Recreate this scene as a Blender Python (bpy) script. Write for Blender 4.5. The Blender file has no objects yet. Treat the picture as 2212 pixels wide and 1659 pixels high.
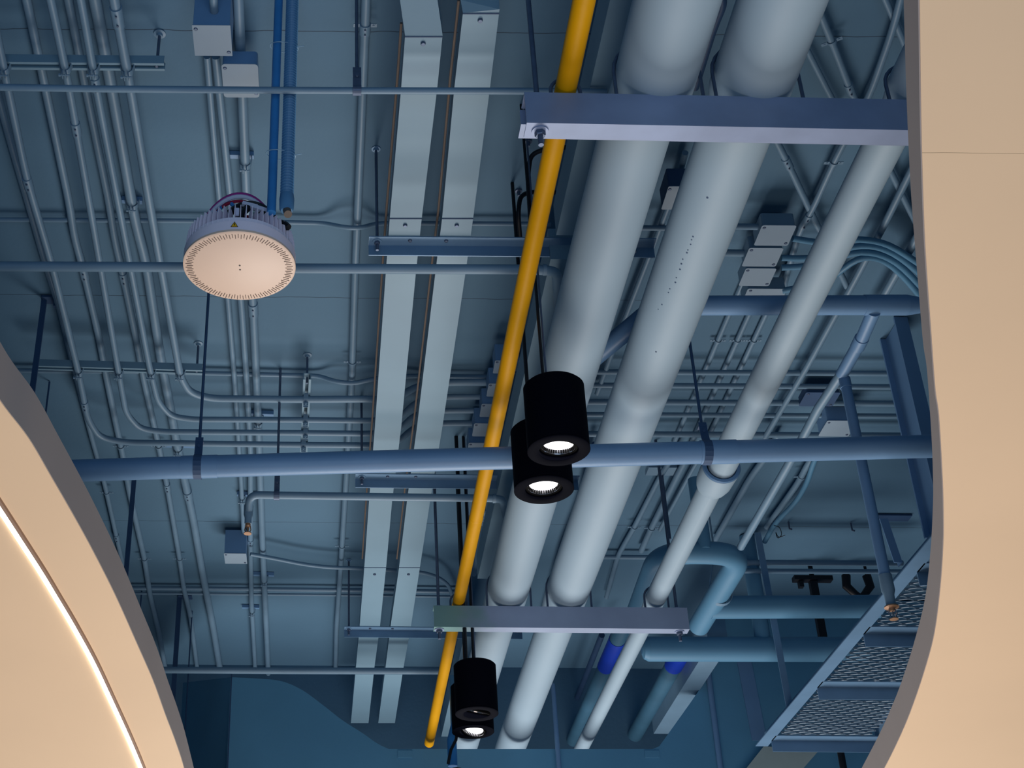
import bpy, bmesh, math, random
from mathutils import Vector, Matrix
random.seed(4)
S = bpy.context.scene
COL = S.collection
# ------------------------------------------------------------------ camera
W, H = 2212, 1659
FPX, PPX, PPY, PITCH, ROLL = 3074.0, 706.0, 965.0, math.radians(30), 0.009
CAMP = Vector((0, 0, 1.6))
FWD = Vector((0, math.cos(PITCH), math.sin(PITCH)))
UP0 = Vector((0, -math.sin(PITCH), math.cos(PITCH)))
XW = Vector((1, 0, 0))
RT = XW * math.cos(ROLL) + UP0 * math.sin(ROLL)
UPV = -XW * math.sin(ROLL) + UP0 * math.cos(ROLL)
cd = bpy.data.cameras.new('camera'); cam = bpy.data.objects.new('camera', cd); COL.objects.link(cam)
M3 = Matrix((RT, UPV, -FWD)).transposed()
cam.matrix_world = Matrix.Translation(CAMP) @ M3.to_4x4()
cd.sensor_width = 36; cd.lens = 36 * FPX / W
cd.shift_x = (W / 2 - PPX) / W; cd.shift_y = (PPY - H / 2) / W
cd.clip_start = 0.05; cd.clip_end = 100
S.camera = cam
# ------------------------------------------------------------------ light
S.view_settings.view_transform = 'Standard'; S.view_settings.look = 'None'
S.view_settings.gamma = 1; S.view_settings.use_curve_mapping = False
S.view_settings.exposure = -0.14
wd = bpy.data.worlds.new('world'); S.world = wd; wd.use_nodes = True
bg = wd.node_tree.nodes['Background']; bg.inputs[0].default_value = (0.03, 0.19, 0.42, 1); bg.inputs[1].default_value = 0.20
def area(name, loc, target, sx, sy, power, col):
    l = bpy.data.lights.new(name, 'AREA'); l.shape = 'RECTANGLE'; l.size = sx; l.size_y = sy
    l.energy = power; l.color = col
    o = bpy.data.objects.new(name, l); COL.objects.link(o); o.location = loc
    o.rotation_euler = (Vector(target) - Vector(loc)).to_track_quat('-Z', 'Y').to_euler()
    return o
area('hall_light', (1.0, 10.2, -0.2), (0.8, 5.2, 5.0), 3.4, 4.0, 400, (1.0, 0.95, 0.90))
area('floor_bounce_light', (0.7, 4.2, -0.4), (0.8, 4.6, 5.0), 2.6, 4.0, 108, (1.0, 0.84, 0.70))
area('front_fill_light', (0.6, -2.2, 0.4), (0.7, 5.0, 4.8), 5.0, 3.0, 145, (0.58, 0.77, 1.0))  # unseen fill added behind the camera to lift the near faces

# ------------------------------------------------------------------ pixel -> world
def ray(px, py):
    return (RT * ((px - PPX) / FPX) + UPV * ((PPY - py) / FPX) + FWD)
def PZ(px, py, h):            # point at height h above the eye
    d = ray(px, py); return CAMP + d * (h / d.z)
def PY(px, py, Y):
    d = ray(px, py); return CAMP + d * (Y / d.y)
def dep(P): return (P - CAMP).dot(FWD)
def rad(P, wpx): return wpx * dep(P) / FPX / 2
CEIL = 4.2

# ------------------------------------------------------------------ materials
def s2l(c): return tuple(((v / 255) / 12.92 if v / 255 <= .04045 else ((v / 255 + .055) / 1.055) ** 2.4) for v in c)
MATS = {}
def mat(name, rgb, rough=.5, metal=0.0, var=.06, scale=6.0, bump=.0, bscale=60.0, spec=.4):
    m = bpy.data.materials.new(name); m.use_nodes = True; nt = m.node_tree; b = nt.nodes['Principled BSDF']
    c = s2l(rgb) if max(rgb) > 1.5 else rgb
    b.inputs['Roughness'].default_value = rough; b.inputs['Metallic'].default_value = metal
    b.inputs['Specular IOR Level'].default_value = spec
    tc = nt.nodes.new('ShaderNodeTexCoord')
    n = nt.nodes.new('ShaderNodeTexNoise'); n.inputs['Scale'].default_value = scale; n.inputs['Detail'].default_value = 5
    nt.links.new(tc.outputs['Object'], n.inputs['Vector'])
    r = nt.nodes.new('ShaderNodeValToRGB')
    r.color_ramp.elements[0].position = .3; r.color_ramp.elements[1].position = .7
    r.color_ramp.elements[0].color = tuple(max(0, v * (1 - var)) for v in c) + (1,)
    r.color_ramp.elements[1].color = tuple(min(1, v * (1 + var)) for v in c) + (1,)
    nt.links.new(n.outputs['Fac'], r.inputs['Fac']); nt.links.new(r.outputs['Color'], b.inputs['Base Color'])
    if bump:
        n2 = nt.nodes.new('ShaderNodeTexNoise'); n2.inputs['Scale'].default_value = bscale; n2.inputs['Detail'].default_value = 3
        nt.links.new(tc.outputs['Object'], n2.inputs['Vector'])
        bp = nt.nodes.new('ShaderNodeBump'); bp.inputs['Strength'].default_value = bump; bp.inputs['Distance'].default_value = .004
        nt.links.new(n2.outputs['Fac'], bp.inputs['Height']); nt.links.new(bp.outputs['Normal'], b.inputs['Normal'])
    MATS[name] = m; return m
def emis(name, rgb, strength):
    m = bpy.data.materials.new(name); m.use_nodes = True; nt = m.node_tree
    b = nt.nodes['Principled BSDF']; b.inputs['Base Color'].default_value = tuple(rgb) + (1,)
    b.inputs['Emission Color'].default_value = tuple(rgb) + (1,); b.inputs['Emission Strength'].default_value = strength
    MATS[name] = m; return m
P_CEIL = mat('ceiling_paint', (80, 116, 142), .7, var=.05, scale=1.2, bump=.25, bscale=35)
P_PIPE = mat('jacket_paint', (150, 173, 190), .6, var=.03, scale=2.0, bump=.12, bscale=14)
P_COND = mat('conduit_paint', (106, 136, 160), .45, var=.06, scale=5)
P_DUCT = mat('tray_paint', (116, 148, 168), .5, var=.04, scale=3)
P_MAIN = mat('main_paint', (104, 142, 182), .45, var=.05, scale=3, bump=.1)
P_TEAL = mat('teal_pipe_paint', (84, 132, 164), .45, var=.05, scale=3)
P_WALL = mat('bulkhead_paint', (90, 148, 182), .6, var=.08, scale=1.5, bump=.15)
P_BEAM = mat('hanger_steel', (140, 155, 186), .45, .15, var=.16, scale=4)
P_BEAMG = mat('hanger_steel_green', (140, 155, 182), .45, .15, var=.12, scale=3)
P_ANG = mat('angle_steel', (104, 138, 170), .4, .15, var=.07, scale=6)
P_ROD = mat('rod_metal', (84, 98, 122), .45, .4, var=.1, scale=30)
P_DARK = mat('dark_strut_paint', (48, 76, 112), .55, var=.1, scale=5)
P_PLATE = mat('box_plate_paint', (136, 156, 174), .45, var=.03)
P_YEL = mat('yellow_gas_paint', (208, 150, 0), .5, var=.05, scale=5, bump=.15, bscale=50, spec=.12)
P_BLUE = mat('blue_pole_paint', (52, 130, 196), .4, var=.12, scale=8)
P_FLEX = mat('flex_conduit_plastic', (84, 134, 176), .5, var=.06)
P_DTEAL = mat('dark_teal_paint', (58, 100, 126), .5, var=.08)
P_NAVY = mat('blue_sleeve_paint', (20, 62, 190), .5, var=.1)
P_BLACK = mat('black_enamel', (6, 8, 19), .8, var=.1, spec=.04)
P_BLACKF = mat('black_trim', (12, 12, 11), .8, var=.1, spec=.05)
P_CABLE = mat('black_cable', (9, 12, 22), .5, var=.1)
P_LILAC = mat('fixture_housing', (250, 238, 252), .4, var=.03)
P_FACE = mat('fixture_face', (236, 208, 188), .5, var=.015)
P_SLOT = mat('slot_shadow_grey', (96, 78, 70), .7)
P_MAG = mat('magenta_wire', (160, 40, 130), .4); P_RED = mat('red_wire', (150, 30, 60), .4)
P_WHITE = mat('white_wire', (205, 205, 225), .4); P_TIE = mat('cable_tie_plastic', (140, 175, 200), .4)
P_LABY = mat('label_yellow', (235, 180, 10), .5); P_LABK = mat('label_black', (30, 22, 20), .5)
P_SOFF = mat('soffit_plaster', (226, 196, 162), .75, var=.03, scale=1.0, bump=.1, bscale=12)
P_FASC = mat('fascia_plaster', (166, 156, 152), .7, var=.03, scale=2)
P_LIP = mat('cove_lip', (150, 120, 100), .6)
P_BRASS = mat('brass', (160, 124, 98), .45, .4, var=.1, scale=20)
P_CHROME = mat('reflector_chrome', (170, 170, 175), .18, .95)
P_TAN = mat('tan_cable', (104, 92, 84), .6)
P_RUST = mat('rust_steel', (110, 100, 104), .55, .3, var=.3, scale=9)
P_CREAM = mat('lit_wall_pale', (176, 190, 186), .7)  # brightness of a lit wall put into the colour
E_LED = emis('led_strip_glow', (1.0, .95, .82), 9.0)
E_LENS = emis('lamp_lens_glow', (1.0, .97, .96), 6.0)
def stain(m, axis, edge, wid, rgb):
    nt = m.node_tree; b = nt.nodes['Principled BSDF']; src = b.inputs['Base Color'].links[0].from_socket
    g = nt.nodes.new('ShaderNodeNewGeometry'); sp = nt.nodes.new('ShaderNodeSeparateXYZ'); nt.links.new(g.outputs['Position'], sp.inputs[0])
    ns = nt.nodes.new('ShaderNodeTexNoise'); ns.inputs['Scale'].default_value = 9; nt.links.new(g.outputs['Position'], ns.inputs['Vector'])
    a = nt.nodes.new('ShaderNodeMath'); a.operation = 'MULTIPLY_ADD'; nt.links.new(ns.outputs['Fac'], a.inputs[0]); a.inputs[1].default_value = .3; nt.links.new(sp.outputs[axis], a.inputs[2])
    mr = nt.nodes.new('ShaderNodeMapRange'); mr.inputs['From Min'].default_value = edge; mr.inputs['From Max'].default_value = edge + wid; mr.inputs['To Min'].default_value = 1; mr.inputs['To Max'].default_value = 0
    nt.links.new(a.outputs[0], mr.inputs['Value'])
    mx = nt.nodes.new('ShaderNodeMix'); mx.data_type = 'RGBA'; nt.links.new(mr.outputs[0], mx.inputs[0]); nt.links.new(src, mx.inputs[6]); mx.inputs[7].default_value = s2l(rgb) + (1,)
    nt.links.new(mx.outputs[2], b.inputs['Base Color'])
def add_line(m, axis, vals, w, dark, wob=.004):
    """thin dark joints across a surface at the given object coordinates"""
    nt = m.node_tree; b = nt.nodes['Principled BSDF']; src = b.inputs['Base Color'].links[0].from_socket
    g = nt.nodes.new('ShaderNodeNewGeometry'); sp = nt.nodes.new('ShaderNodeSeparateXYZ'); nt.links.new(g.outputs['Position'], sp.inputs[0])
    ns = nt.nodes.new('ShaderNodeTexNoise'); ns.inputs['Scale'].default_value = 7; nt.links.new(g.outputs['Position'], ns.inputs['Vector'])
    for v in vals:
        a = nt.nodes.new('ShaderNodeMath'); a.operation = 'MULTIPLY_ADD'; nt.links.new(ns.outputs['Fac'], a.inputs[0]); a.inputs[1].default_value = wob; nt.links.new(sp.outputs[axis], a.inputs[2])
        c = nt.nodes.new('ShaderNodeMath'); c.operation = 'COMPARE'; nt.links.new(a.outputs[0], c.inputs[0]); c.inputs[1].default_value = v; c.inputs[2].default_value = w
        mx = nt.nodes.new('ShaderNodeMix'); mx.data_type = 'RGBA'; nt.links.new(c.outputs[0], mx.inputs[0]); nt.links.new(src, mx.inputs[6]); mx.inputs[7].default_value = tuple(dark) + (1,)
        src = mx.outputs[2]
    nt.links.new(src, b.inputs['Base Color'])
add_line(P_CEIL, 1, [PZ(700, 72, CEIL).y, PZ(700, 645, CEIL).y, PZ(700, 1130, CEIL).y], .0022, (.02, .05, .09), .02)
add_line(P_SOFF, 1, [PZ(2100, 333, 1.9).y], .0007, (.35, .25, .15), .006)

# ------------------------------------------------------------------ mesh helpers
class MB:
    def __init__(s): s.v = []; s.f = []; s.sm = []
    def add(s, vs, fs, smooth=False):
        n = len(s.v); s.v += [Vector(v) for v in vs]; s.f += [tuple(i + n for i in f) for f in fs]; s.sm += [smooth] * len(fs); return s
    def hexa(s, p):   # 8 pts: bottom 4, top 4
        return s.add(p, [(3, 2, 1, 0), (4, 5, 6, 7), (0, 1, 5, 4), (1, 2, 6, 5), (2, 3, 7, 6), (3, 0, 4, 7)])
    def box(s, c, a, b, d):   # centre + three half vectors
        c = Vector(c); a = Vector(a); b = Vector(b); d = Vector(d)
        return s.hexa([c - a - b - d, c + a - b - d, c + a + b - d, c - a + b - d, c - a - b + d, c + a - b + d, c + a + b + d, c - a + b + d])
    def abox(s, x0, x1, y0, y1, z0, z1):
        return s.box(((x0 + x1) / 2, (y0 + y1) / 2, (z0 + z1) / 2), ((x1 - x0) / 2, 0, 0), (0, (y1 - y0) / 2, 0), (0, 0, (z1 - z0) / 2))
    def bevbox(s, c, a, b, d, r=.2):  # box with chopped corners in the a-b plane
        c = Vector(c); a = Vector(a); b = Vector(b); d = Vector(d); q = 1 - r
        ra = r * min(1, b.length / max(a.length, 1e-6)); rb = r * min(1, a.length / max(b.length, 1e-6))
        pts = []
        for sx, sy, st in ((1, 1, 0), (-1, 1, 1), (-1, -1, 2), (1, -1, 3)):
            for k in range(4):
                t = math.pi / 2 * (st + k / 3)
                pts.append(a * (sx * (1 - ra) + ra * math.cos(t)) + b * (sy * (1 - rb) + rb * math.sin(t)))
        n = len(pts)
        return s.add([c + p - d for p in pts] + [c + p + d for p in pts], [tuple(reversed(range(n))), tuple(range(n, 2 * n))] + [(i, (i + 1) % n, n + (i + 1) % n, n + i) for i in range(n)])
    def prism(s, poly, ext):
        n = len(poly); ext = Vector(ext)
        return s.add(list(poly) + [Vector(p) + ext for p in poly], [tuple(reversed(range(n))), tuple(range(n, 2 * n))] + [(i, (i + 1) % n, n + (i + 1) % n, n + i) for i in range(n)])
    def tube(s, pts, r, seg=16, caps=True):
        pts = [Vector(p) for p in pts]; n = len(pts); rs = r if isinstance(r, (list, tuple)) else [r] * n
        T = []
        for i in range(n):
            a = pts[i] - pts[i - 1] if i > 0 else pts[1] - pts[0]; b = pts[i + 1] - pts[i] if i < n - 1 else pts[-1] - pts[-2]
            t = a.normalized() + b.normalized(); T.append(t.normalized() if t.length > 1e-6 else a.normalized())
        u = T[0].orthogonal().normalized(); vs = []
        for i in range(n):
            u = (u - T[i] * u.dot(T[i])).normalized(); w = T[i].cross(u)
            vs += [pts[i] + (u * math.cos(2 * math.pi * k / seg) + w * math.sin(2 * math.pi * k / seg)) * rs[i] for k in range(seg)]
        fs = [(i * seg + k, i * seg + (k + 1) % seg, (i + 1) * seg + (k + 1) % seg, (i + 1) * seg + k) for i in range(n - 1) for k in range(seg)]
        s.add(vs, fs, True)
        if caps:
            s.add(vs[:seg], [tuple(reversed(range(seg)))]); s.add(vs[-seg:], [tuple(range(seg))])
        return s
    def lathe(s, c, prof, seg=48, smooth=True, ax=None, ux=None):
        c = Vector(c); ax = Vector(ax or (0, 0, 1)).normalized(); u = Vector(ux).normalized() if ux else ax.orthogonal().normalized(); w = ax.cross(u)
        vs = [c + ax * z + (u * math.cos(2 * math.pi * k / seg) + w * math.sin(2 * math.pi * k / seg)) * r for r, z in prof for k in range(seg)]
        fs = [(i * seg + k, i * seg + (k + 1) % seg, (i + 1) * seg + (k + 1) % seg, (i + 1) * seg + k) for i in range(len(prof) - 1) for k in range(seg)]
        return s.add(vs, fs, smooth)
def fillet(pts, R, n=7):
    pts = [Vector(p) for p in pts]
    if len(pts) < 3 or R <= 0: return pts
    out = [pts[0]]
    for i in range(1, len(pts) - 1):
        a, b, c = pts[i - 1], pts[i], pts[i + 1]; la = (a - b).length; lc = (c - b).length
        d = min(R, la * .48, lc * .48); p = b + (a - b).normalized() * d; q = b + (c - b).normalized() * d
        for k in range(n + 1):
            t = k / n; out.append(p * (1 - t) ** 2 + b * 2 * t * (1 - t) + q * t * t)
    out.append(pts[-1]); return out
LABELS = {}
def obj(name, mb, m, parent=None, label=None, cat=None, group=None, kind=None, origin=None):
    o0 = Vector(origin) if origin is not None else sum(mb.v, Vector()) / len(mb.v)
    me = bpy.data.meshes.new(name); me.from_pydata([v - o0 for v in mb.v], [], mb.f)
    me.materials.append(m); me.update(); me.polygons.foreach_set('use_smooth', mb.sm)
    bm = bmesh.new(); bm.from_mesh(me); bmesh.ops.remove_doubles(bm, verts=bm.verts, dist=1e-6)
    bmesh.ops.recalc_face_normals(bm, faces=bm.faces)
    for e in bm.edges:
        if len(e.link_faces) == 2 and e.calc_face_angle(0) > .7: e.smooth = False
    bm.to_mesh(me); bm.free()
    o = bpy.data.objects.new(name, me); COL.objects.link(o)
    if parent is not None:
        o.parent = parent; o.location = o0 - Vector(parent['_w'])
        o['_w'] = tuple(o0)
    else:
        o.location = o0; o['_w'] = tuple(o0)
    tag(o, label, cat, group, kind); return o
def tag(o, label=None, cat=None, group=None, kind=None):
    if label:
        if o.parent is None:
            if label in LABELS and not group: print('DUP LABEL', label)
            LABELS[label] = 1
        o['label'] = label
    if cat: o['category'] = cat
    if group: o['group'] = group
    if kind: o['kind'] = kind
def empty(name, loc, label, cat, group=None):
    o = bpy.data.objects.new(name, None); COL.objects.link(o); o.location = loc; o['_w'] = tuple(loc); tag(o, label, cat, group); return o
def mirror_dup(root, offset, label, group=None):   # copy a thing and all its parts
    def cp(o, par):
        c = o.copy(); COL.objects.link(c)
        if par is not None: c.parent = par
        for ch in o.children: cp(ch, c)
        return c
    kids = list(root.children); c = root.copy(); COL.objects.link(c); c.location = root.location + Vector(offset)
    c['_w'] = tuple(c.location)
    for k in kids: cp(k, c)
    c['label'] = label; LABELS[label] = 1
    if group: c['group'] = group
    return c

# ------------------------------------------------------------------ the shell
cy_wall = 10.8
mb = MB().abox(-3.2, 7.5, -1.5, 13.0, 5.8, 6.0); obj('ceiling', mb, P_CEIL, kind='structure')
mb = MB().abox(-3.2, 7.5, cy_wall, cy_wall + .15, 3.0, 5.8); obj('wall_back', mb, P_CEIL, kind='structure')
mb = MB().abox(-2.25, -2.1, -1.5, 13.0, 3.45, 5.8); obj('blocker_wall_left', mb, P_CEIL, kind='structure')  # unseen wall, set close in to block light and darken the left ceiling
mb = MB().abox(7.5, 7.65, -1.5, 13.0, 3.3, 6.0); obj('wall_right', mb, P_CEIL, kind='structure')

# soffits (curved dropped ceilings) : underside at 1.9 above the eye
SH = 1.9; FT = .14
def smooth_curve(pts, n=6):
    out = []
    for i in range(len(pts) - 1):
        p0 = pts[max(i - 1, 0)]; p1 = pts[i]; p2 = pts[i + 1]; p3 = pts[min(i + 2, len(pts) - 1)]
        for k in range(n):
            t = k / n
            out.append(tuple(.5 * ((2 * p1[j]) + (-p0[j] + p2[j]) * t + (2 * p0[j] - 5 * p1[j] + 4 * p2[j] - p3[j]) * t * t + (-p0[j] + 3 * p1[j] - 3 * p2[j] + p3[j]) * t ** 3) for j in range(2)))
    out.append(pts[-1]); return out
Redge = [(1984, -160), (1987, 0), (1990, 231), (1994, 400), (2000, 545), (2012, 718), (2021, 840), (2029, 900), (2037, 1040), (2039, 1127), (2038, 1180), (2032, 1267), (2019, 1368), (1996, 1454), (1967, 1538), (1941, 1599), (1911, 1659), (1862, 1745)]
Ledge = [(-160, 600), (-60, 765), (0, 866), (60, 945), (110, 1030), (159, 1115), (200, 1190), (248, 1285), (295, 1390), (330, 1470), (356, 1542), (378, 1600), (397, 1659), (425, 1770), (455, 1920), (480, 2050)]
def soffit(side, edge, xo, y_extra):
    e3 = [PZ(x, y, SH) for x, y in smooth_curve(edge)]
    zb = e3[0].z
    first, last = e3[0], e3[-1]
    poly = [p.copy() for p in e3] + [Vector((xo, last.y, zb)), Vector((xo, first.y, zb))]
    mb = MB().prism(poly, (0, 0, .012))
    o = obj('soffit_' + side, mb, P_SOFF)
    fb = MB()
    n = len(e3); sgn = -1 if side == 'left' else 1
    inner = []
    for i, p in enumerate(e3):
        t = (e3[min(i + 1, n - 1)] - e3[max(i - 1, 0)]).normalized(); nn = Vector((t.y, -t.x, 0)) * sgn
        inner.append(p + nn * .03)
    vs = []
    for p, q in zip(e3, inner):
        vs += [p + Vector((0, 0, .0)), p + Vector((0, 0, FT)), q + Vector((0, 0, FT)), q + Vector((0, 0, .012))]
    off = Vector((-.003 * sgn, 0, 0))
    fs = []
    for i in range(n - 1):
        for k in range(4):
            fs.append((i * 4 + k, i * 4 + (k + 1) % 4, (i + 1) * 4 + (k + 1) % 4, (i + 1) * 4 + k))
    fb.add([v + off for v in vs], fs, True)
    fs2 = obj('fascia', fb, P_FASC, o, 'grey beige vertical edge band of the opening')
    return o
so_r = soffit('right', Redge, 7.4, 0); so_r.name = 'dropped_soffit'
tag(so_r, 'peach plaster dropped ceiling panel with S-curved edge on the right side', 'dropped ceiling')
so_l = soffit('left', Ledge, -2.3, 0); so_l.name = 'dropped_soffit'
tag(so_l, 'cream plaster dropped ceiling corner with glowing light line, lower left', 'dropped ceiling')
# LED cove on the left soffit
led = smooth_curve([(-90, 960), (0, 1096), (43, 1162), (87, 1230), (122, 1288), (156, 1345), (200, 1425), (243, 1516), (277, 1590), (306, 1659), (345, 1760)])
def ribbon(px, wid_l, wid_r, z0, z1):
    b = MB(); c = [PZ(x, y, SH) for x, y in px]; n = len(c); vs = []
    for i, p in enumerate(c):
        t = (c[min(i + 1, n - 1)] - c[max(i - 1, 0)]).normalized(); nn = Vector((t.y, -t.x, 0))
        vs += [p + nn * wid_l + Vector((0, 0, z0)), p + nn * wid_r + Vector((0, 0, z0)), p + nn * wid_r + Vector((0, 0, z1)), p + nn * wid_l + Vector((0, 0, z1))]
    fs = [(i * 4 + k, i * 4 + (k + 1) % 4, (i + 1) * 4 + (k + 1) % 4, (i + 1) * 4 + k) for i in range(n - 1) for k in range(4)]
    fs += [(0, 1, 2, 3), tuple((n - 1) * 4 + k for k in (3, 2, 1, 0))]
    return b.add(vs, fs)
st = obj('light_strip', ribbon(led, -.010, .009, -.006, .0), E_LED, label='curved glowing linear light set in the left cream soffit', cat='light strip')
obj('lip', ribbon(led, .0095, .02, -.010, .0), P_LIP, st, 'brown lip along the strip')

# bulkhead with notch
YB = 9.4
def bh(px, py): return PY(px, py, YB)
curve = smooth_curve([(498, 1463), (560, 1466), (610, 1472), (655, 1492), (700, 1525), (740, 1556), (785, 1585), (815, 1606), (840, 1618)])
poly = [bh(498, 1760)] + [bh(*p) for p in curve] + [bh(1410, 1618), bh(1424, 1612), bh(1440, 1590), bh(1490, 1520), bh(1530, 1462), bh(1560, 1420)]
topz = 5.79
p = bh(1560, 1420); poly = poly[1:] + [Vector((p.x + .05, YB, topz)), Vector((7.3, YB, topz))]
for i in range(1, len(poly)):
    if poly[i].x <= poly[i - 1].x: poly[i].x = poly[i - 1].x + .001
zb = bh(1000, 1760).z; n = len(poly); mb = MB(); vs = []
for q in poly: vs += [Vector((q.x, YB, zb)), q, q + Vector((0, .1, 0)), Vector((q.x, YB + .1, zb))]
mb.add(vs, [(i * 4 + k, i * 4 + (k + 1) % 4, i * 4 + 4 + (k + 1) % 4, i * 4 + 4 + k) for i in range(n - 1) for k in range(4)] + [(0, 1, 2, 3), tuple((n - 1) * 4 + k for k in (3, 2, 1, 0))])
bk = obj('bulkhead_wall', mb, P_WALL, label='blue painted bulkhead wall with curved cutout the pipes pass through', cat='bulkhead')
a = bh(498, 1760); b = bh(498, 1463)
lw = MB().hexa([a, PY(380, 1760, 10.3), PY(380, 1760, 10.3) + Vector((0, .1, 0)), a + Vector((0, .1, 0)), b, PY(395, 1480, 10.3) + Vector((0, 0, .02)), PY(395, 1480, 10.3) + Vector((0, .1, .02)), b + Vector((0, .1, 0))])
obj('side_panel', lw, P_WALL, bk)
sm = MB().box(bh(496, 1560) + Vector((0, -.004, 0)), (.004, 0, 0), (0, .004, 0), (0, 0, .36)); obj('joint_strip', sm, P_DARK, bk)
for x in (875, 1408):
    q = MB().box(bh(x, 1630) + Vector((0, -.006, 0)), (.05, 0, 0), (0, .006, 0), (0, 0, .025)); obj('patch_plate', q, P_WALL, bk)

# ------------------------------------------------------------------ runs
def run(name, pts, h, w, m, label, cat, group=None, R=None, seg=14, hs=None, rscale=None):
    hs = hs or [h] * len(pts); P = [PZ(x, y, hh) for (x, y), hh in zip(pts, hs)]
    r = rad(P[len(P) // 2], w) if not isinstance(w, tuple) else w[0]
    o = obj(name, MB().tube(fillet(P, R if R is not None else r * 7), r, seg), m, label=label, cat=cat, group=group, origin=P[0])
    o['_r'] = r; return o, P, r
def along(P, py):    # point of polyline whose image row is py
    def row(p):
        d = p - CAMP; return PPY - FPX * d.dot(UPV) / d.dot(FWD)
    for a, b in zip(P, P[1:]):
        ra, rb = row(a), row(b)
        if min(ra, rb) <= py <= max(ra, rb) and abs(rb - ra) > 1e-6:
            lo, hi = 0., 1.
            for _ in range(30):
                t = (lo + hi) / 2; r_ = row(a.lerp(b, t))
                if (r_ < py) == (ra < rb): lo = t
                else: hi = t
            return a.lerp(b, lo), (b - a).normalized()
    return None, None
def coupling(o, P, r, py, L=.07, m=None):
    c, t = along(P, py)
    if c is None: return
    obj('coupling', MB().tube([c - t * L / 2, c + t * L / 2], r * 1.22, 16), m or P_COND, o)
    for k in (-.25, .25):
        q = c + t * L * k + Vector((0, 0, -r * 1.2)); obj('screw', MB().tube([q, q + Vector((0, 0, -.006))], .004, 8), P_ROD, o)
def saddle(o, P, r, py):
    c, t = along(P, py)
    if c is None: return
    sd = t.cross(Vector((0, 0, 1))).normalized(); b = MB()
    pts = [c + (sd * math.cos(a) - Vector((0, 0, 1)) * math.sin(a)) * (r * 1.12) for a in [math.pi * k / 10 for k in range(11)]]
    vs = []
    for q in pts:
        nrm = (q - c).normalized(); vs += [q - t * .008, q + t * .008, q + t * .008 + nrm * .002, q - t * .008 + nrm * .002]
    b.add(vs, [(i * 4 + k, i * 4 + (k + 1) % 4, i * 4 + 4 + (k + 1) % 4, i * 4 + 4 + k) for i in range(10) for k in range(4)])
    for sgn in (1, -1):
        e = c + sd * sgn * (r * 1.12 + .012); b.box(e + Vector((0, 0, .0)), sd * .013, t * .008, (0, 0, .0015))
        b.tube([e, e + Vector((0, 0, -.004))], .004, 8)
    obj('saddle_clip', b, P_COND, o)

FG = 'conduits hung on the left strut racks'
c1, P1, r1 = run('conduit', [(-60, -180), (8, 150), (58, 388), (113, 575), (168, 799), (189, 905), (215, 945), (270, 956), (417, 958), (640, 961), (798, 962), (856, 960), (895, 920), (957, 914), (1035, 914)], 4.0, 13.5, P_COND, 'hung conduit farthest left in the rack, turning into lowest horizontal run', 'conduit', R=.16, hs=[4.0] * 11 + [4.02, 4.1, 4.12, 4.12])
c2, P2, r2 = run('conduit', [(72, -150), (110, 0), (146, 174), (200, 480), (255, 799), (272, 893), (302, 926), (350, 933), (640, 935), (800, 937), (860, 932), (896, 893), (958, 887), (1045, 887)], 4.0, 13, P_COND, 'hung conduit second from left in the rack, turning into third horizontal run', 'conduit', R=.16, hs=[4.0] * 10 + [4.02, 4.1, 4.12, 4.12])
c3, P3, r3 = run('conduit', [(142, -150), (175, 0), (208, 191), (260, 463), (324, 799), (341, 868), (370, 899), (412, 906), (640, 907), (800, 909), (862, 905), (900, 865), (960, 857), (1060, 857)], 4.0, 13, P_COND, 'hung conduit third from left in the rack, turning into second horizontal run', 'conduit', R=.16, hs=[4.0] * 10 + [4.02, 4.1, 4.12, 4.12])
c4, P4, r4 = run('conduit', [(217, -150), (247, 0), (281, 188), (327, 463), (390, 815), (410, 848), (455, 861), (640, 863), (806, 862), (850, 868), (895, 835), (960, 826), (1075, 826)], 4.0, 16, P_COND, 'hung conduit nearest the disc light, turning into topmost horizontal run', 'conduit', R=.16, hs=[4.0] * 9 + [4.02, 4.1, 4.12, 4.12])
coupling(c1, P1, r1, 396); coupling(c2, P2, r2, 278); coupling(c3, P3, r3, 182); coupling(c4, P4, r4, 36, .09); coupling(c1, P1, r1, 905 - 30)
BH = 4.155
b1, Q1, s1 = run('conduit', [(-30, 110), (20, 300), (72, 480), (95, 562), (128, 665), (168, 830), (197, 941), (226, 1045), (252, 1161), (275, 1260)], BH, 12, P_COND, 'dark ceiling conduit at the far left crossing behind the hung rack', 'conduit')
b2, Q2, s2 = run('conduit', [(22, -150), (58, 0), (98, 191), (150, 440), (160, 510), (176, 567), (214, 729), (225, 790), (249, 909), (266, 987), (279, 1060), (312, 1207), (324, 1285), (342, 1359), (360, 1460)], BH, 15, P_COND, 'ceiling conduit between the two leftmost hung conduits, kinked near the lower end', 'conduit')
b3, Q3, s3 = run('conduit', [(115, -150), (148, 0), (185, 191), (236, 440), (246, 510), (266, 596), (298, 752), (309, 815), (341, 955), (359, 1039), (388, 1207), (397, 1271), (411, 1329), (428, 1460)], BH, 14, P_COND, 'ceiling conduit between second and third hung conduits with saddle clips', 'conduit')
b4, Q4, s4 = run('conduit', [(175, -150), (205, 0), (240, 185), (292, 480), (315, 564), (347, 775), (365, 868), (385, 976), (417, 1120), (437, 1236), (460, 1354), (480, 1475)], BH, 19, P_COND, 'thick ceiling conduit beside the hung conduit nearest the disc light', 'conduit')
for o, P, r, ys in ((b1, Q1, s1, (1161,)), (b2, Q2, s2, (590,)), (b3, Q3, s3, (600, 1052)), (b4, Q4, s4, (1068,))):
    for y in ys: coupling(o, P, r, y, .08)
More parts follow.
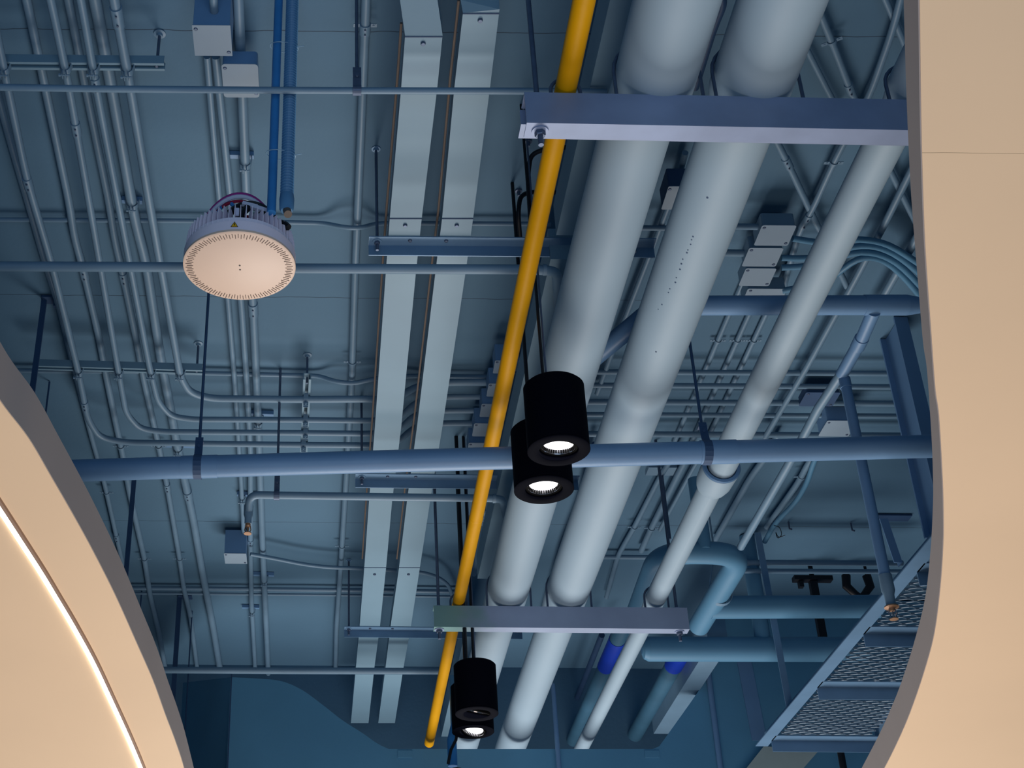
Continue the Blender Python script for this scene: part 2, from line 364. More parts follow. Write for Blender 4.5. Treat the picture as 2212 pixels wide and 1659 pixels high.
for o, P, r, ys in ((b2, Q2, s2, (964, 1207)), (b3, Q3, s3, (964, 1207)), (b1, Q1, s1, (1064,))):
    for y in ys: saddle(o, P, r, y)
m1, A1, t1 = run('conduit', [(447, 122), (460, 278), (474, 434), (493, 654), (507, 825), (521, 1045), (527, 1168)], 4.15, 12.5, P_COND, 'thin ceiling conduit running behind the disc light into the lower junction box', 'conduit')
m2, A2, t2 = run('conduit', [(466, 122), (495, 405), (521, 654), (533, 825), (541, 976), (541, 1178), (543, 1300), (552, 1460)], 4.15, 12.5, P_COND, 'thin ceiling conduit with clipped struts, passing right of the lower junction box', 'conduit')
m3, A3, t3 = run('conduit', [(509, -160), (515, 0), (521, 145), (532, 417), (547, 671), (556, 868), (567, 1178), (572, 1290), (580, 1465)], 4.13, 18, P_COND, 'wider ceiling conduit through the round-cornered cover plate behind the disc', 'conduit')
m4, A4, t4 = run('conduit', [(794, -160), (791, 0), (781, 260), (768, 567), (760, 816), (748, 1034), (737, 1207), (727, 1354), (722, 1550)], 4.15, 14.5, P_COND, 'ceiling conduit just left of the pair of flat cable trays', 'conduit')
coupling(m3, A3, t3, 668, .1); coupling(m2, A2, t2, 1170, .06); coupling(m4, A4, t4, 62, .05)
for y in (55, 782, 1180, 1462): saddle(m4, A4, t4, y)
# x direction conduits against the ceiling
w1, B1, u1 = run('conduit', [(-60, 474), (400, 477), (612, 480), (700, 482), (738, 490), (763, 493), (785, 491), (812, 483), (860, 482), (1190, 484)], 4.16, 10, P_COND, 'crosswise ceiling conduit behind the disc light, bowing under the upright conduit', 'conduit', hs=[4.17] * 4 + [4.12, 4.11, 4.12] + [4.17] * 3)
w2, B2, u2 = run('conduit', [(-20, 800), (300, 803), (560, 809), (690, 812), (722, 824), (763, 829), (809, 818), (880, 812), (1090, 814)], 4.16, 10, P_COND, 'crosswise ceiling conduit above the four bent runs, bowing near the trays', 'conduit', hs=[4.17] * 4 + [4.12, 4.11, 4.12] + [4.17] * 2)
w3, B3, u3 = run('conduit', [(230, 1270), (480, 1272), (790, 1275), (1000, 1278)], 4.165, 9, P_COND, 'lowest crosswise ceiling conduit, below the sagging branch from the junction box', 'conduit')
w3b, B3b, u3b = run('conduit', [(230, 1281), (480, 1283), (790, 1286), (1000, 1289)], 4.17, 6, P_COND, 'thin crosswise conduit hugging the lowest crosswise ceiling conduit', 'conduit')
w4, B4, u4 = run('conduit', [(541, 1197), (596, 1207), (654, 1219), (711, 1226), (781, 1228), (911, 1236), (945, 1246), (968, 1262), (982, 1300)], 4.08, 8.5, P_COND, 'sagging branch conduit leaving the lower junction box toward the yellow pipe', 'conduit', R=.25)
# hung sprinkler / service pipes
p1, D1, v1 = run('service_pipe', [(-80, 187), (203, 192), (579, 195), (1142, 197), (1310, 199)], 3.6, 15, P_COND, 'slim horizontal pipe across the top, held by a grey clip hanger', 'pipe', seg=20)
p2, D2, v2 = run('service_pipe', [(-80, 575), (393, 577), (641, 580), (1110, 582), (1202, 584), (1206, 660)], 3.42, 22, P_COND, 'horizontal pipe level with the disc light ending in an elbow', 'pipe', R=.07, seg=24, hs=[3.42] * 5 + [3.62])
p3, D3, v3 = run('service_pipe', [(537, 1108), (539, 1069), (601, 1070), (798, 1073), (1085, 1077), (1093, 1115)], 3.42, 17, P_COND, 'short horizontal sprinkler pipe with elbow at both ends below the large main', 'pipe', R=.07, seg=24, hs=[3.36, 3.42, 3.42, 3.42, 3.42, 3.55])
p5, D5, v5 = run('service_pipe', [(-130, 1443), (320, 1447), (600, 1449), (950, 1450)], 3.5, 14.5, P_COND, 'slim horizontal pipe near the bottom, above the curved bulkhead', 'pipe', seg=20)
obj('elbow_collar', MB().tube([PZ(1172, 583, 3.42), PZ(1180, 583, 3.42)], v2 * 1.15, 20), P_COND, p2)
obj('elbow_collar', MB().tube([PZ(1064, 1077, 3.42), PZ(1071, 1077, 3.42)], v3 * 1.18, 20), P_COND, p3)
q = PZ(537, 1100, 3.38)
obj('reducer', MB().lathe(q, [(0, .02), (v3 * 1.2, .02), (v3 * 1.2, -.03), (v3 * .9, -.05), (v3 * .9, -.085), (0, -.085)], 20), P_COND, p3)
sp = obj('sprinkler_head', MB().lathe(q + Vector((0, 0, -.085)), [(0, 0), (.014, 0), (.014, -.012), (.006, -.02), (.006, -.03), (.004, -.045), (.02, -.052), (.02, -.056), (0, -.056)], 14), P_BRASS, p3, 'brass sprinkler head')
obj('frame_arms', MB().tube([q + Vector((.012, 0, -.097)), q + Vector((.016, 0, -.12)), q + Vector((.004, 0, -.14))], .003, 6).tube([q + Vector((-.012, 0, -.097)), q + Vector((-.016, 0, -.12)), q + Vector((-.004, 0, -.14))], .003, 6), P_BRASS, sp)
# main sprinkler pipe
PM = [PZ(90, 1019, 2.95), PZ(640, 1002, 2.95), PZ(1106, 989, 2.95), PZ(1500, 978, 2.95), PZ(2120, 961, 2.95)]
rm = rad(PM[1], 49)
pm = obj('sprinkler_main', MB().tube(PM, rm, 40), P_MAIN, label='large blue main pipe running right across the picture behind the black lamps', cat='pipe', origin=PM[0])
for xa, xb in ((1512, 1590),):
    obj('coupling', MB().tube([PZ(xa, 977.5, 2.95), PZ(xb, 975.5, 2.95)], rm * 1.06, 40), P_MAIN, pm)
obj('coupling', MB().tube([PZ(392, 1009.6, 2.95), PZ(470, 1007.4, 2.95)], rm * 1.04, 40), P_MAIN, pm)

# flat cable trays
def tray(pl, pr, hs, th, label, seams):
    L = [PZ(x, y, h) for (x, y), h in zip(pl, hs)]; R_ = [PZ(x, y, h) for (x, y), h in zip(pr, hs)]
    b = MB(); vs = []
    for l, r in zip(L, R_): vs += [l, r, r + Vector((0, 0, th)), l + Vector((0, 0, th))]
    n = len(L)
    b.add(vs, [(i * 4 + k, i * 4 + (k + 1) % 4, i * 4 + 4 + (k + 1) % 4, i * 4 + 4 + k) for i in range(n - 1) for k in range(4)] + [(3, 2, 1, 0), tuple((n - 1) * 4 + k for k in range(4))])
    o = obj('cable_tray', b, P_DUCT, label=label, cat='cable tray', origin=L[0])
    def edge(poly, py):
        for (x0, y0), (x1, y1) in zip(poly, poly[1:]):
            if y0 <= py <= y1: return x0 + (x1 - x0) * (py - y0) / (y1 - y0)
    for py in seams:
        a = PZ(edge(pl, py), py, 3.7); c = PZ(edge(pr, py), py, 3.7)
        obj('seam', MB().box((a + c) / 2 + Vector((0, 0, -.001)), (c - a) / 2, (0, .0022, 0), (0, 0, .002)), P_DARK, o)
        a2 = PZ((edge(pl, py + 14) + edge(pr, py + 14)) / 2, py + 14, 3.7)
        obj('bolt', MB().lathe(a2, [(0, -.008), (.007, -.008), (.009, -.004), (.009, 0.001)], 12), P_ROD, o)
    return o, L, R_
T1L = [(840, -170), (864, 0), (875, 77), (867, 185), (842, 472), (833, 593), (810, 920), (797, 1083), (787, 1226), (777, 1351), (769, 1440), (758, 1562)]
T1R = [(921, -170), (945, 0), (956, 76), (945, 185), (911, 472), (898, 593), (867, 920), (847, 1083), (834, 1226), (821, 1351), (809, 1440), (796, 1562)]
HS1 = [3.78, 3.74] + [3.7] * 10
tr1, TL1, TR1 = tray(T1L, T1R, HS1, .075, 'left one of two flat pale cable trays, kinked at its top end', [79, 472, 1226])
T2L = [(982, -170), (995, 0), (1000, 28), (982, 185), (955, 472), (940, 593), (901, 920), (879, 1083), (862, 1226), (844, 1351), (833, 1440), (817, 1562)]
T2R = [(1066, -170), (1078, 0), (1079, 20), (1059, 185), (1022, 472), (1005, 593), (956, 920), (929, 1083), (907, 1226), (888, 1351), (872, 1440), (853, 1562)]
tr2, TL2, TR2 = tray(T2L, T2R, HS1, .075, 'right one of two flat pale cable trays, nearer the yellow pipe', [29, 472, 1226])
for o, L in ((tr1, TL1), (tr2, TL2)):
    obj('edge_cable', MB().tube([p + Vector((-.012, 0, .06)) for p in L[2:9]], .005, 8), P_TAN, o, 'thin tan cable along the edge')
# third, deeper duct behind pipe A
def vpx(x0, y0, y): return 690 + (x0 - 690) * (2740 - y) / (2740 - y0)
def duct3(y0, y1, name, label):
    h = 3.62; ys = [y0, y1]
    b = MB(); vs = []
    for y in ys:
        l = PZ(vpx(1249, 300, y), y, h); r = l + Vector((.22, 0, 0)); vs += [l, r, r + Vector((0, 0, .16)), l + Vector((0, 0, .16))]
    b.add(vs, [(k, (k + 1) % 4, 4 + (k + 1) % 4, 4 + k) for k in range(4)] + [(3, 2, 1, 0), (4, 5, 6, 7)])
    return obj(name, b, P_DUCT, label=label, cat='duct', origin=vs[0])
duct3(-160, 508, 'wire_duct', 'boxy lavender duct section behind the first fat pipe, above the upper angle rail')
duct3(560, 1250, 'wire_duct', 'boxy pale duct section behind the first fat pipe, below the upper angle rail')
duct3(1375, 1600, 'wire_duct', 'boxy duct end section behind the lowest black lamps')

# fat insulated pipes
def fat(label, cl, h, ws, name='insulated_pipe', m=None):
    P = [PZ(x, y, h) for x, y in cl]; r = [w for w in ws]
    o = obj(name, MB().tube(P, r, 48), m or P_PIPE, label=label, cat='pipe', origin=P[0]); return o, P
def vline(x0, y0, ys): return [(vpx(x0, y0, y), y) for y in ys]
ysA = [-170, 190, 232, 640, 1290, 1335, 1622]
fA, FA = fat('fat pale insulated pipe, first one right of the yellow pipe', vline(1434, 100, ysA[:2]) + vline(1362, 320, ysA[2:5]) + vline(1063, 1380, ysA[5:]), 3.245, [.127, .127, .1165, .1165, .114, .105, .105])
fB, FB = fat('fat pale insulated pipe, middle one of the three, with speckled chip marks', vline(1645, 120, ysA[:2]) + vline(1576, 320, ysA[2:5]) + vline(1189, 1380, ysA[5:]), 3.245, [.127, .127, .117, .117, .117, .105, .105])
cl = vline(1988, 160, [-170, 190]) + vline(1904, 320, [232, 640, 1020])
fC, FC = fat('slimmer pale pipe on the right side of the fat pair with bell joint', cl + vline(1447, 1230, [1022, 1290]) + vline(1365, 1400, [1335, 1624]), 3.2, [.082, .082, .064, .064, .064, .056, .056, .048, .048])
c = PZ(vpx(1447, 1230, 1012), 1012, 3.2); d = (PZ(vpx(1447, 1230, 1200), 1200, 3.2) - c).normalized()
obj('bell_joint', MB().lathe(c, [(.062, 0.0), (.070, -.008), (.084, -.008), (.087, .01), (.085, .05), (.082, .12), (.072, .165), (.056, .185)], 40, ax=d), P_PIPE, fC, 'wider bell-mouthed joint')
obj('joint_rim', MB().lathe(c - d * .012, [(.066, .002), (.084, .002), (.088, -.006), (.084, -.013), (.070, -.013), (.066, -.006), (.066, .002)], 40, ax=d), P_MAIN, fC)
# yellow gas pipe
YP = [PZ(vpx(1262, 0, y), y, 3.165) for y in (-170, 190, 900, 1290, 1605)]
ye = obj('gas_pipe', MB().tube(YP, .0335, 28), P_YEL, label='long bright yellow gas pipe crossing the whole view', cat='gas pipe', origin=YP[0])
c, t = along(YP, 1118); obj('weld_ring', MB().tube([c - t * .012, c, c + t * .012], [.0335, .0355, .0335], 28, False), P_YEL, ye)

stain(P_BEAMG, 0, PZ(1000, 1330, 3.0).x + .15, .18, (112, 150, 150))
# channel beams under the pipes
def chan(p0, p1, hh, dep_, th, m, name, label, rods, mface=None):
    """beam between two pixel points (bottom near edge), height hh, depth dep_"""
    a = PZ(*p0, 3.0); b = PZ(*p1, 3.0); x = (b - a); L = x.length; x.normalize(); y = Vector((-x.y, x.x, 0)); z = Vector((0, 0, 1))
    prof = [(0, 0), (dep_, 0), (dep_, th), (th, th), (th, hh - th), (dep_, hh - th), (dep_, hh), (0, hh)]
    bmv = [a + y * u + z * v for u, v in prof]
    o = obj(name, MB().prism(bmv, x * L), m, label=label, cat='beam', origin=a)
    for rx, row_top in rods:
        c = a + x * (rx) + y * dep_ * .55
        s = MB().tube([c + z * -.055, c + z * (5.8 - c.z - .002)], .0085, 12)
        obj('threaded_rod', s, P_ROD, o)
        obj('washer', MB().lathe(c, [(0, -.004), (.026, -.004), (.026, 0), (0, 0)], 24), P_BEAM, o)
        obj('nut', MB().lathe(c, [(0, -.02), (.014, -.02), (.017, -.017), (.017, -.004), (0, -.004)], 6, False), P_ROD, o)
        obj('washer', MB().lathe(c + z * (hh + .004), [(0, 0), (.026, 0), (.026, .004), (0, .004)], 24), P_BEAM, o)
    return o, a, x, y
bm1, BA, BX, BY = chan((1138, 265), (2110, 284), .125, .066, .006, P_BEAM, 'support_beam', 'wide steel channel beam under the fat pipes near the top edge', [(.045, 0)])
bm2, BA2, BX2, BY2 = chan((938, 1354), (1490, 1359), .125, .066, .006, P_BEAMG, 'support_beam', 'shorter steel channel beam under the fat pipes near the bottom', [(.03, 0), (1.33, 0)])
# second flange of the doubled channel (seen at left end)
obj('back_channel', MB().prism([BA + BY * u + Vector((0, 0, v)) + BX * -.004 for u, v in ((.072, .06), (.135, .06), (.135, .066), (.078, .066), (.078, .12), (.072, .12))], BX * 2.2), P_BEAM, bm1)
def on_pipe(P, r, px, py):   # where the sight line first meets the pipe surface
    d = ray(px, py).normalized()
    a = P[0]; ax = (P[-1] - P[0]).normalized(); w = CAMP - a
    dp = d - ax * d.dot(ax); wp = w - ax * w.dot(ax)
    A, B, C_ = dp.dot(dp), 2 * dp.dot(wp), wp.dot(wp) - r * r; D_ = B * B - 4 * A * C_
    if D_ <= 0: return None, None
    q = CAMP + d * ((-B - math.sqrt(D_)) / (2 * A)); n_ = (q - a); n_ -= ax * n_.dot(ax); return q, n_.normalized()
for k_, (x_, y_, w_) in enumerate([(1497, 511, 4), (1494, 518, 3), (1492, 528, 3), (1486, 540, 3), (1484, 546, 4), (1475, 560, 3), (1472, 570, 4), (1469, 582, 4), (1461, 600, 3), (1459, 610, 4), (1447, 624, 3), (1444, 632, 3), (1430, 658, 3), (1422, 668, 2), (1528, 427, 5), (1417, 760, 4)]):
    q, n_ = on_pipe(FB[2:5], .117, x_, y_)
    if q: rr_ = rad(q, w_); obj('chip_mark', MB().lathe(q, [(0, .0012), (rr_, .0012), (rr_, -.001)], 8, ax=n_), P_DARK, fB)
# U bolts around the pipes on the beams
def ubolt(P, r, beam, ba, by, name='pipe_strap'):
    # where the pipe crosses the beam
    y = ba.y + .033
    for a, b in zip(P, P[1:]):
        if a.y <= y <= b.y:
            c = a.lerp(b, (y - a.y) / (b.y - a.y)); break
    R = r + .012; z0 = ba.z + .125
    pts = [Vector((c.x - R, y, z0))] + [c + Vector((-math.cos(t) * R, 0, math.sin(t) * R)) for t in [math.pi * k / 12 for k in range(13)]] + [Vector((c.x + R, y, z0))]
    return obj(name, MB().tube(pts, .006, 8), P_ROD, beam)
ubolt(FA, .122, bm1, BA, BY); ubolt(FB, .122, bm1, BA, BY); ubolt(FC, .078, bm1, BA, BY); ubolt(YP, .0335, bm1, BA, BY)
ubolt(FA, .108, bm2, BA2, BY2); ubolt(FB, .108, bm2, BA2, BY2); ubolt(FC, .052, bm2, BA2, BY2); ubolt(YP, .0335, bm2, BA2, BY2)

# angle rails carrying the trays
def rail(p0, p1, leg, hang, label, rods, h=3.7):
    a = PZ(*p0, h); b = PZ(*p1, h); x = b - a; L = x.length; x.normalize(); y = Vector((-x.y, x.x, 0)); z = Vector((0, 0, 1)); t = .005
    prof = [(0, -t), (leg - t, -t), (leg - t, -hang), (leg, -hang), (leg, 0), (0, 0)]
    o = obj('angle_rail', MB().prism([a + y * u + z * (v - .001) for u, v in prof], x * L), P_ANG, label=label, cat='rail', origin=a)
    for d in rods:
        c = a + x * d + y * leg * .5 - z * .006
        obj('threaded_rod', MB().tube([c + z * -.045, c + z * (5.8 - c.z - .002)], .0065, 10), P_ROD, o)
        obj('washer', MB().lathe(c, [(0, -.003), (.02, -.003), (.02, 0), (0, 0)], 20), P_ANG, o)
        obj('nut', MB().lathe(c, [(0, -.015), (.01, -.015), (.012, -.013), (.012, -.003), (0, -.003)], 6, False), P_ROD, o)
        c2 = Vector((c.x, c.y, 5.799)); obj('anchor_washer', MB().lathe(c2, [(0, -.012), (.011, -.012), (.013, -.004), (.02, -.003), (.02, 0), (0, 0)], 16), P_ANG, o)
    for px in (.16, .3):
        c = a + x * px * L * .9 / 1.0 + y * leg * .35 - z * .006; obj('bolt', MB().lathe(c, [(0, -.007), (.007, -.006), (.009, 0)], 12), P_ROD, o)
    return o
rail((797, 509), (1418, 514), .062, .055, 'upper steel angle rail carrying the two cable trays', [.035, 1.1])
rail((768, 1022), (1252, 1027), .062, .055, 'middle steel angle rail just below the large blue main', [.035])
rail((744, 1352), (1130, 1356), .062, .055, 'lower steel angle rail ending beneath the yellow pipe beam', [.03])
rail((745, 1578), (1060, 1581), .062, .055, 'last steel angle rail seen through the bulkhead cutout', [.03])

# strut racks on the left
def strut(p0, p1, h, label, clamps=(), rods=(), s=.041, name='strut_channel', clampdir=None, cat='strut', rmat=None):
    """slotted channel, open side down, underside at height h; p0,p1 near-bottom edge pixels"""
    a = PZ(*p0, h); b = PZ(*p1, h); x = b - a; L = x.length; x.normalize(); y = Vector((-x.y, x.x, 0)); z = Vector((0, 0, 1)); t = .004; lip = .012
    prof = [(0, 0), (lip, 0), (lip, t), (t, t), (t, s - t), (s - t, s - t), (s - t, t), (s - lip, t), (s - lip, 0), (s, 0), (s, s), (0, s)]
    o = obj(name, MB().prism([a + y * u + z * v for u, v in prof], x * L), rmat or P_DUCT, label=label, cat=cat, origin=a)
    for (P, r) in clamps:
        # crossing of conduit with the strut
        best = None
        for p, q in zip(P, P[1:]):
            for k in range(41):
                w = p.lerp(q, k / 40); u = (w - a); dy = abs(u.dot(y) - s / 2); dx = u.dot(x)
                if -.05 < dx < L + .05 and (best is None or dy < best[0]): best = (dy, w, (q - p).normalized())
        if best is None or best[0] > .08: continue
        c, t_ = best[1], best[2]; sd = x if abs(t_.dot(x)) < .7 else y
        ax = y if sd is x else x
        cb = MB()
        for sg in (1, -1):
            pts = []
            for k in range(7):
                an = math.pi * (.5 - k / 6 * .93) ; pts.append(c + (sd * sg * math.cos(an - math.pi / 2 + math.pi / 2) if False else sd * sg * math.cos(math.pi * .5 - math.pi * k / 6 * .5 * 1.0 + 0)) * 0 if False else c + sd * sg * r * 1.1 * math.cos(-math.pi * .5 * (k / 6)) * 1.0 - z * r * 1.1 * math.sin(math.pi * .5 * (k / 6)) )
            pts = [Vector((0, 0, 0)) + c + sd * sg * (r * 1.15 + .004) + z * (h + CAMP.z - c.z + .004)] + pts
            tip = c - z * (r * 1.1 + .022) + sd * sg * .006; pts[-1] = c - z * (r * 1.12) + sd * sg * .006; pts.append(tip)
            vs = []
            for q in pts: vs += [q - ax * .013, q + ax * .013, q + ax * .013 + sd * sg * .0025, q - ax * .013 + sd * sg * .0025]
            n = len(pts)
            cb.add(vs, [(i * 4 + k, i * 4 + (k + 1) % 4, i * 4 + 4 + (k + 1) % 4, i * 4 + 4 + k) for i in range(n - 1) for k in range(4)] + [(0, 1, 2, 3), tuple((n - 1) * 4 + k for k in (3, 2, 1, 0))])
        cc = c - z * (r * 1.1 + .013); cb.tube([cc - sd * .02, cc + sd * .02], .0035, 8); cb.tube([cc - sd * .022, cc - sd * .014], .007, 6)
        obj('clamp', cb, P_COND, o)
    for d in rods:
        d = d if d > 0 else L + d
        c = a + x * d + y * s * .5 + z * .002
        obj('hanger_rod', MB().tube([c, Vector((c.x, c.y, 5.799))], .006, 10), P_ROD, o)
        obj('anchor_washer', MB().lathe((c.x, c.y, 5.799), [(0, -.016), (.011, -.016), (.013, -.006), (.024, -.004), (.024, 0), (0, 0)], 18), P_COND, o)
    return o
cl4 = [(P1, r1), (P2, r2), (P3, r3), (P4, r4)]
HR = 4.0 + r1 * 1.05
strut((-60, 133), (354, 137), HR, 'upper slotted strut rack holding four clamped conduits at top left', cl4, (-.03,))
strut((75, 790), (437, 800), HR, 'lower slotted strut rack where the four conduits start to bend', cl4, (-.03,))
HS = BH + .018
strut((262, 432), (307, 434), HS - .02 + .02, 'short strut behind the thick ceiling conduit left of the disc light', [(Q4, s4)], name='short_strut', s=.024, rmat=P_MAIN)
strut((480, 334), (548, 336), HS, 'short strut above the disc light wires, clamping the wider conduit', [(A3, t3)], name='short_strut', s=.024, rmat=P_MAIN)
strut((540, 893), (591, 895), HS, 'short strut between topmost and second horizontal bent runs', [(A3, t3)], name='short_strut', s=.024, rmat=P_MAIN)
strut((512, 1068), (556, 1070), HS, 'short strut beside the elbow of the short sprinkler pipe', [(A1, t1)], name='short_strut', s=.024, rmat=P_MAIN)
strut((546, 1241), (592, 1243), HS, 'short strut just right of and below the lower junction box', [(A3, t3)], name='short_strut', s=.024, rmat=P_MAIN)
strut((523, 1312), (560, 1313), HS, 'short strut below the lowest crosswise conduit, left one', [(A2, t2)], name='short_strut', s=.024, rmat=P_MAIN)
strut((352, 962), (420, 964), HS, 'short dark strut tucked above the main pipe beside its left clip', [(Q4, s4)], name='short_strut', s=.024, rmat=P_MAIN)
# upright strut carrying four horizontal conduits
sv = strut((672, 820), (664, 978), HR, 'upright slotted strut clamping the four horizontal bent runs', cl4, (.04,), rmat=P_DUCT)

# clip hangers
def clip_hanger(px, py_top, P, r, label, top_open=False, wid=.024, m=P_ROD, direct=None):
    # find pipe point by image column
    best = None
    for a, b in zip(P, P[1:]):
        for k in range(121):
            w = a.lerp(b, k / 120); d = w - CAMP; x = PPX + FPX * d.dot(RT) / d.dot(FWD)
            if best is None or abs(x - px) < best[0]: best = (abs(x - px), w)
    c = best[1]; z = Vector((0, 0, 1)); R = r + .003; b = MB()
    pts = [c + Vector((0, -math.sin(t) * R, math.cos(t) * R)) for t in [math.pi * 1.75 * k / 14 + .4 for k in range(15)]]
    pts = [c + z * (R + .09) + Vector((0, -.004, 0)), c + z * (R + .03) + Vector((0, -.012, 0))] + pts
    vs = []
    X = Vector((wid / 2, 0, 0)); O = Vector((0, 0, 0))
    for i, q in enumerate(pts):
        nrm = (q - c); nrm.x = 0; nrm.normalize(); vs += [q - X, q + X, q + X + nrm * .003, q - X + nrm * .003]
    n = len(pts)
    b.add(vs, [(i * 4 + k, i * 4 + (k + 1) % 4, i * 4 + 4 + (k + 1) % 4, i * 4 + 4 + k) for i in range(n - 1) for k in range(4)] + [(0, 1, 2, 3), tuple((n - 1) * 4 + k for k in (3, 2, 1, 0))])
    b.box(c + z * (R + .075) + Vector((0, .008, 0)), X, (0, .016, 0), (0, 0, .003))
    o = obj('pipe_hanger', b, m, label=label, cat='pipe hanger', origin=c)
    zt = 5.799 if top_open else PY(px, py_top, c.y).z
    obj('rod', MB().tube([c + z * (R + .06) + Vector((0, .008, 0)), Vector((c.x, c.y + .008, 5.799))], .0065, 10), m, o)
    obj('bolt', MB().tube([c + z * (R + .045) + Vector((0, -.018, 0)), c + z * (R + .045) + Vector((0, .0, 0))], .007, 6), m, o)
    return o
clip_hanger(770, 0, D1, v1, 'grey clip hanger with long rod holding the top slim pipe', wid=.03)
clip_hanger(598, 940, D3, v3, 'grey clip hanger holding the short sprinkler pipe', wid=.028)
clip_hanger(428, 650, PM, rm, 'dark clip hanger dropping from behind the disc light to the blue main', wid=.034, m=P_DARK)
clip_hanger(1526, 700, PM, rm, 'dark clip hanger between the middle fat pipe and slim pipe on the main', wid=.034, m=P_DARK)

# ------------------------------------------------------------------ boxes
def jbox(px, py, h, wx, wy, th, label, name='junction_box', platem=None, skew=0, bodym=None, screws=True, plate_y=None, rc=.12):
    c = PZ(px, py, h); a = rad(c, wx) ; d = dep(c); yy = wy / 2 * d * d / (FPX * h)
    b = MB().bevbox(c + Vector((0, 0, th / 2)), (a * .96, 0, 0), (skew, yy * .96, 0), (0, 0, th / 2 - .001), rc)
    o = obj(name, b, bodym or P_COND, label=label, cat='junction box', origin=c)
    pl = obj('cover_plate', MB().bevbox(c + Vector((0, 0, -.0015)), (a, 0, 0), (skew, yy, 0), (0, 0, .0015), rc), platem or P_PLATE, o)
    if screws:
        for sx, sy in ((-.82, -.75), (.82, .75)):
            q = c + Vector((a * sx + skew * sy, yy * sy, -.003)); obj('screw', MB().lathe(q, [(0, -.003), (.006, -.003), (.008, 0)], 10), P_ROD, pl)
    return o
jbox(459, 87, 3.94, 82, 66, .2, 'deep square junction box with tall blue side at the top, left of blue pole', bodym=P_MAIN, rc=.03)
jbox(520, 174, 4.03, 78, 72, .07, 'shallow round-cornered junction box crossed by the top slim pipe', bodym=P_MAIN, rc=.2)
jbox(509, 1206, 4.0, 48, 22, .17, 'deep junction box feeding the sagging branch conduit, lower left', bodym=P_MAIN, rc=.03)
e1 = MB().tube(fillet([PZ(459, -60, 4.0), PZ(462, 20, 4.0), PZ(466, 50, 4.06)], .05), .016, 14)
obj('conduit', e1, P_COND, label='short bent conduit entering the deep junction box at the top', cat='conduit')
boxg = 'junction boxes behind the yellow pipe'
for (x, y, w, l) in ((1094, 792, 54, 'topmost'), (1078, 842, 50, 'second'), (1064, 886, 52, 'third'), (1049, 928, 54, 'fourth'), (1036, 970, 52, 'lowest')):
    jbox(x, y, 4.02, w, 28, .1, l + ' small junction box peeking out behind the yellow pipe', bodym=P_MAIN)
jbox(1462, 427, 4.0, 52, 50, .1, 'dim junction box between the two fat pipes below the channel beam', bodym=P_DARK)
RB = [(1674, 508, 74, 44, 'topmost'), (1647, 555, 74, 40, 'second'), (1636, 598, 66, 38, 'third'), (1650, 640, 84, 34, 'lowest')]
for i, (x, y, w, hh, l) in enumerate(RB):
    jbox(x, y, 4.06, w, hh, .07, l + ' junction box in the stack left of the slim pale pipe', bodym=P_COND, rc=.14)
jbox(1810, 925, 4.05, 66, 34, .09, 'pale junction box under the crosswise conduits right of the slim pale pipe', bodym=P_MAIN)
jbox(1770, 862, 4.1, 74, 30, .05, 'dark flat junction box above the pale one near the riser pipe', bodym=P_DARK, platem=P_DARK)
def lbody(px, py, h, L, w, label):
    c = PZ(px, py, h); r = rad(c, w); d = PZ(vpx(px, py, py + 60), py + 60, h) - c; d.normalize()
    b = MB().tube([c - d * L, c - d * L * .9, c - d * L * .7, c + d * L * .7, c + d * L * .92, c + d * L], [r * .4, r * .8, r, r, r * .8, r * .4], 20)
    o = obj('access_fitting', b, P_COND, label=label, cat='conduit fitting', origin=c)
    for k in (-.4, 0, .4):
        q = c + d * L * k + Vector((0, 0, -r)); obj('rib', MB().tube([q + Vector((-r * .5, 0, .004)), q + Vector((0, -.006, -.001)), q + Vector((r * .5, 0, .004))], .002, 6), P_DARK, o)
    return o
run('conduit', [(vpx(1124, 788, 565), 565), (vpx(1124, 788, 1240), 1240)], 4.12, 12, P_COND, 'ceiling conduit threading two rounded fittings beside the yellow pipe', 'conduit')
lbody(1124, 788, 4.12, .13, 26, 'rounded conduit fitting between yellow pipe and first fat pipe above the lamps')
lbody(1046, 1115, 4.12, .1, 20, 'rounded conduit fitting right of the yellow pipe, below the middle rail')

# ------------------------------------------------------------------ right hand ceiling services
for i, (y, x0, x1, w, l) in enumerate([(804, 1240, 1950, 12, 'topmost'), (833, 1230, 1958, 12, 'second'), (869, 1220, 1968, 13, 'third'), (896, 1215, 1975, 11, 'fourth'), (938, 1200, 1985, 13, 'lowest')]):
    run('conduit', [(x0, y - 1), (x1, y + 3)], 4.13, w, P_COND, l + ' of five crosswise conduits behind the slim pale pipe', 'conduit')
EG = [(1573, 684, 1483, 920, 'left'), (1616, 684, 1520, 930, 'middle'), (1652, 684, 1552, 945, 'right')]
for x0, y0, x1, y1, l in EG:
    o, P, r = run('conduit', [(vpx(x0, y0, 560), 560), (x0, y0), (vpx(x0, y0, 960), 960)], 4.18, 12, P_COND, l + ' of three ceiling conduits between middle fat pipe and slim pale pipe', 'conduit')
    saddle(o, P, r, 736)
o, P, r = run('conduit', [(1975, 355), (1913, 480), (1844, 611), (1803, 684), (1746, 788), (1652, 945)], 4.12, 14, P_COND, 'long ceiling conduit right of the slim pale pipe, running down to the main', 'conduit')
o, P, r = run('conduit', [(2000, 478), (1925, 611), (1880, 690)], 4.1, 17, P_COND, 'dim ceiling conduit close to the right soffit above the capped pipe', 'conduit')
o, P, r = run('conduit', [(1970, -100), (1930, 0 + 60), (1879, 205), (1806, 340), (1757, 448), (1728, 498), (1700, 590), (1690, 640)], 4.13, 14, P_COND, 'ceiling conduit passing under the beam toward the stack of junction boxes', 'conduit')
coupling(o, P, r, 478, .09); saddle(o, P, r, 352)
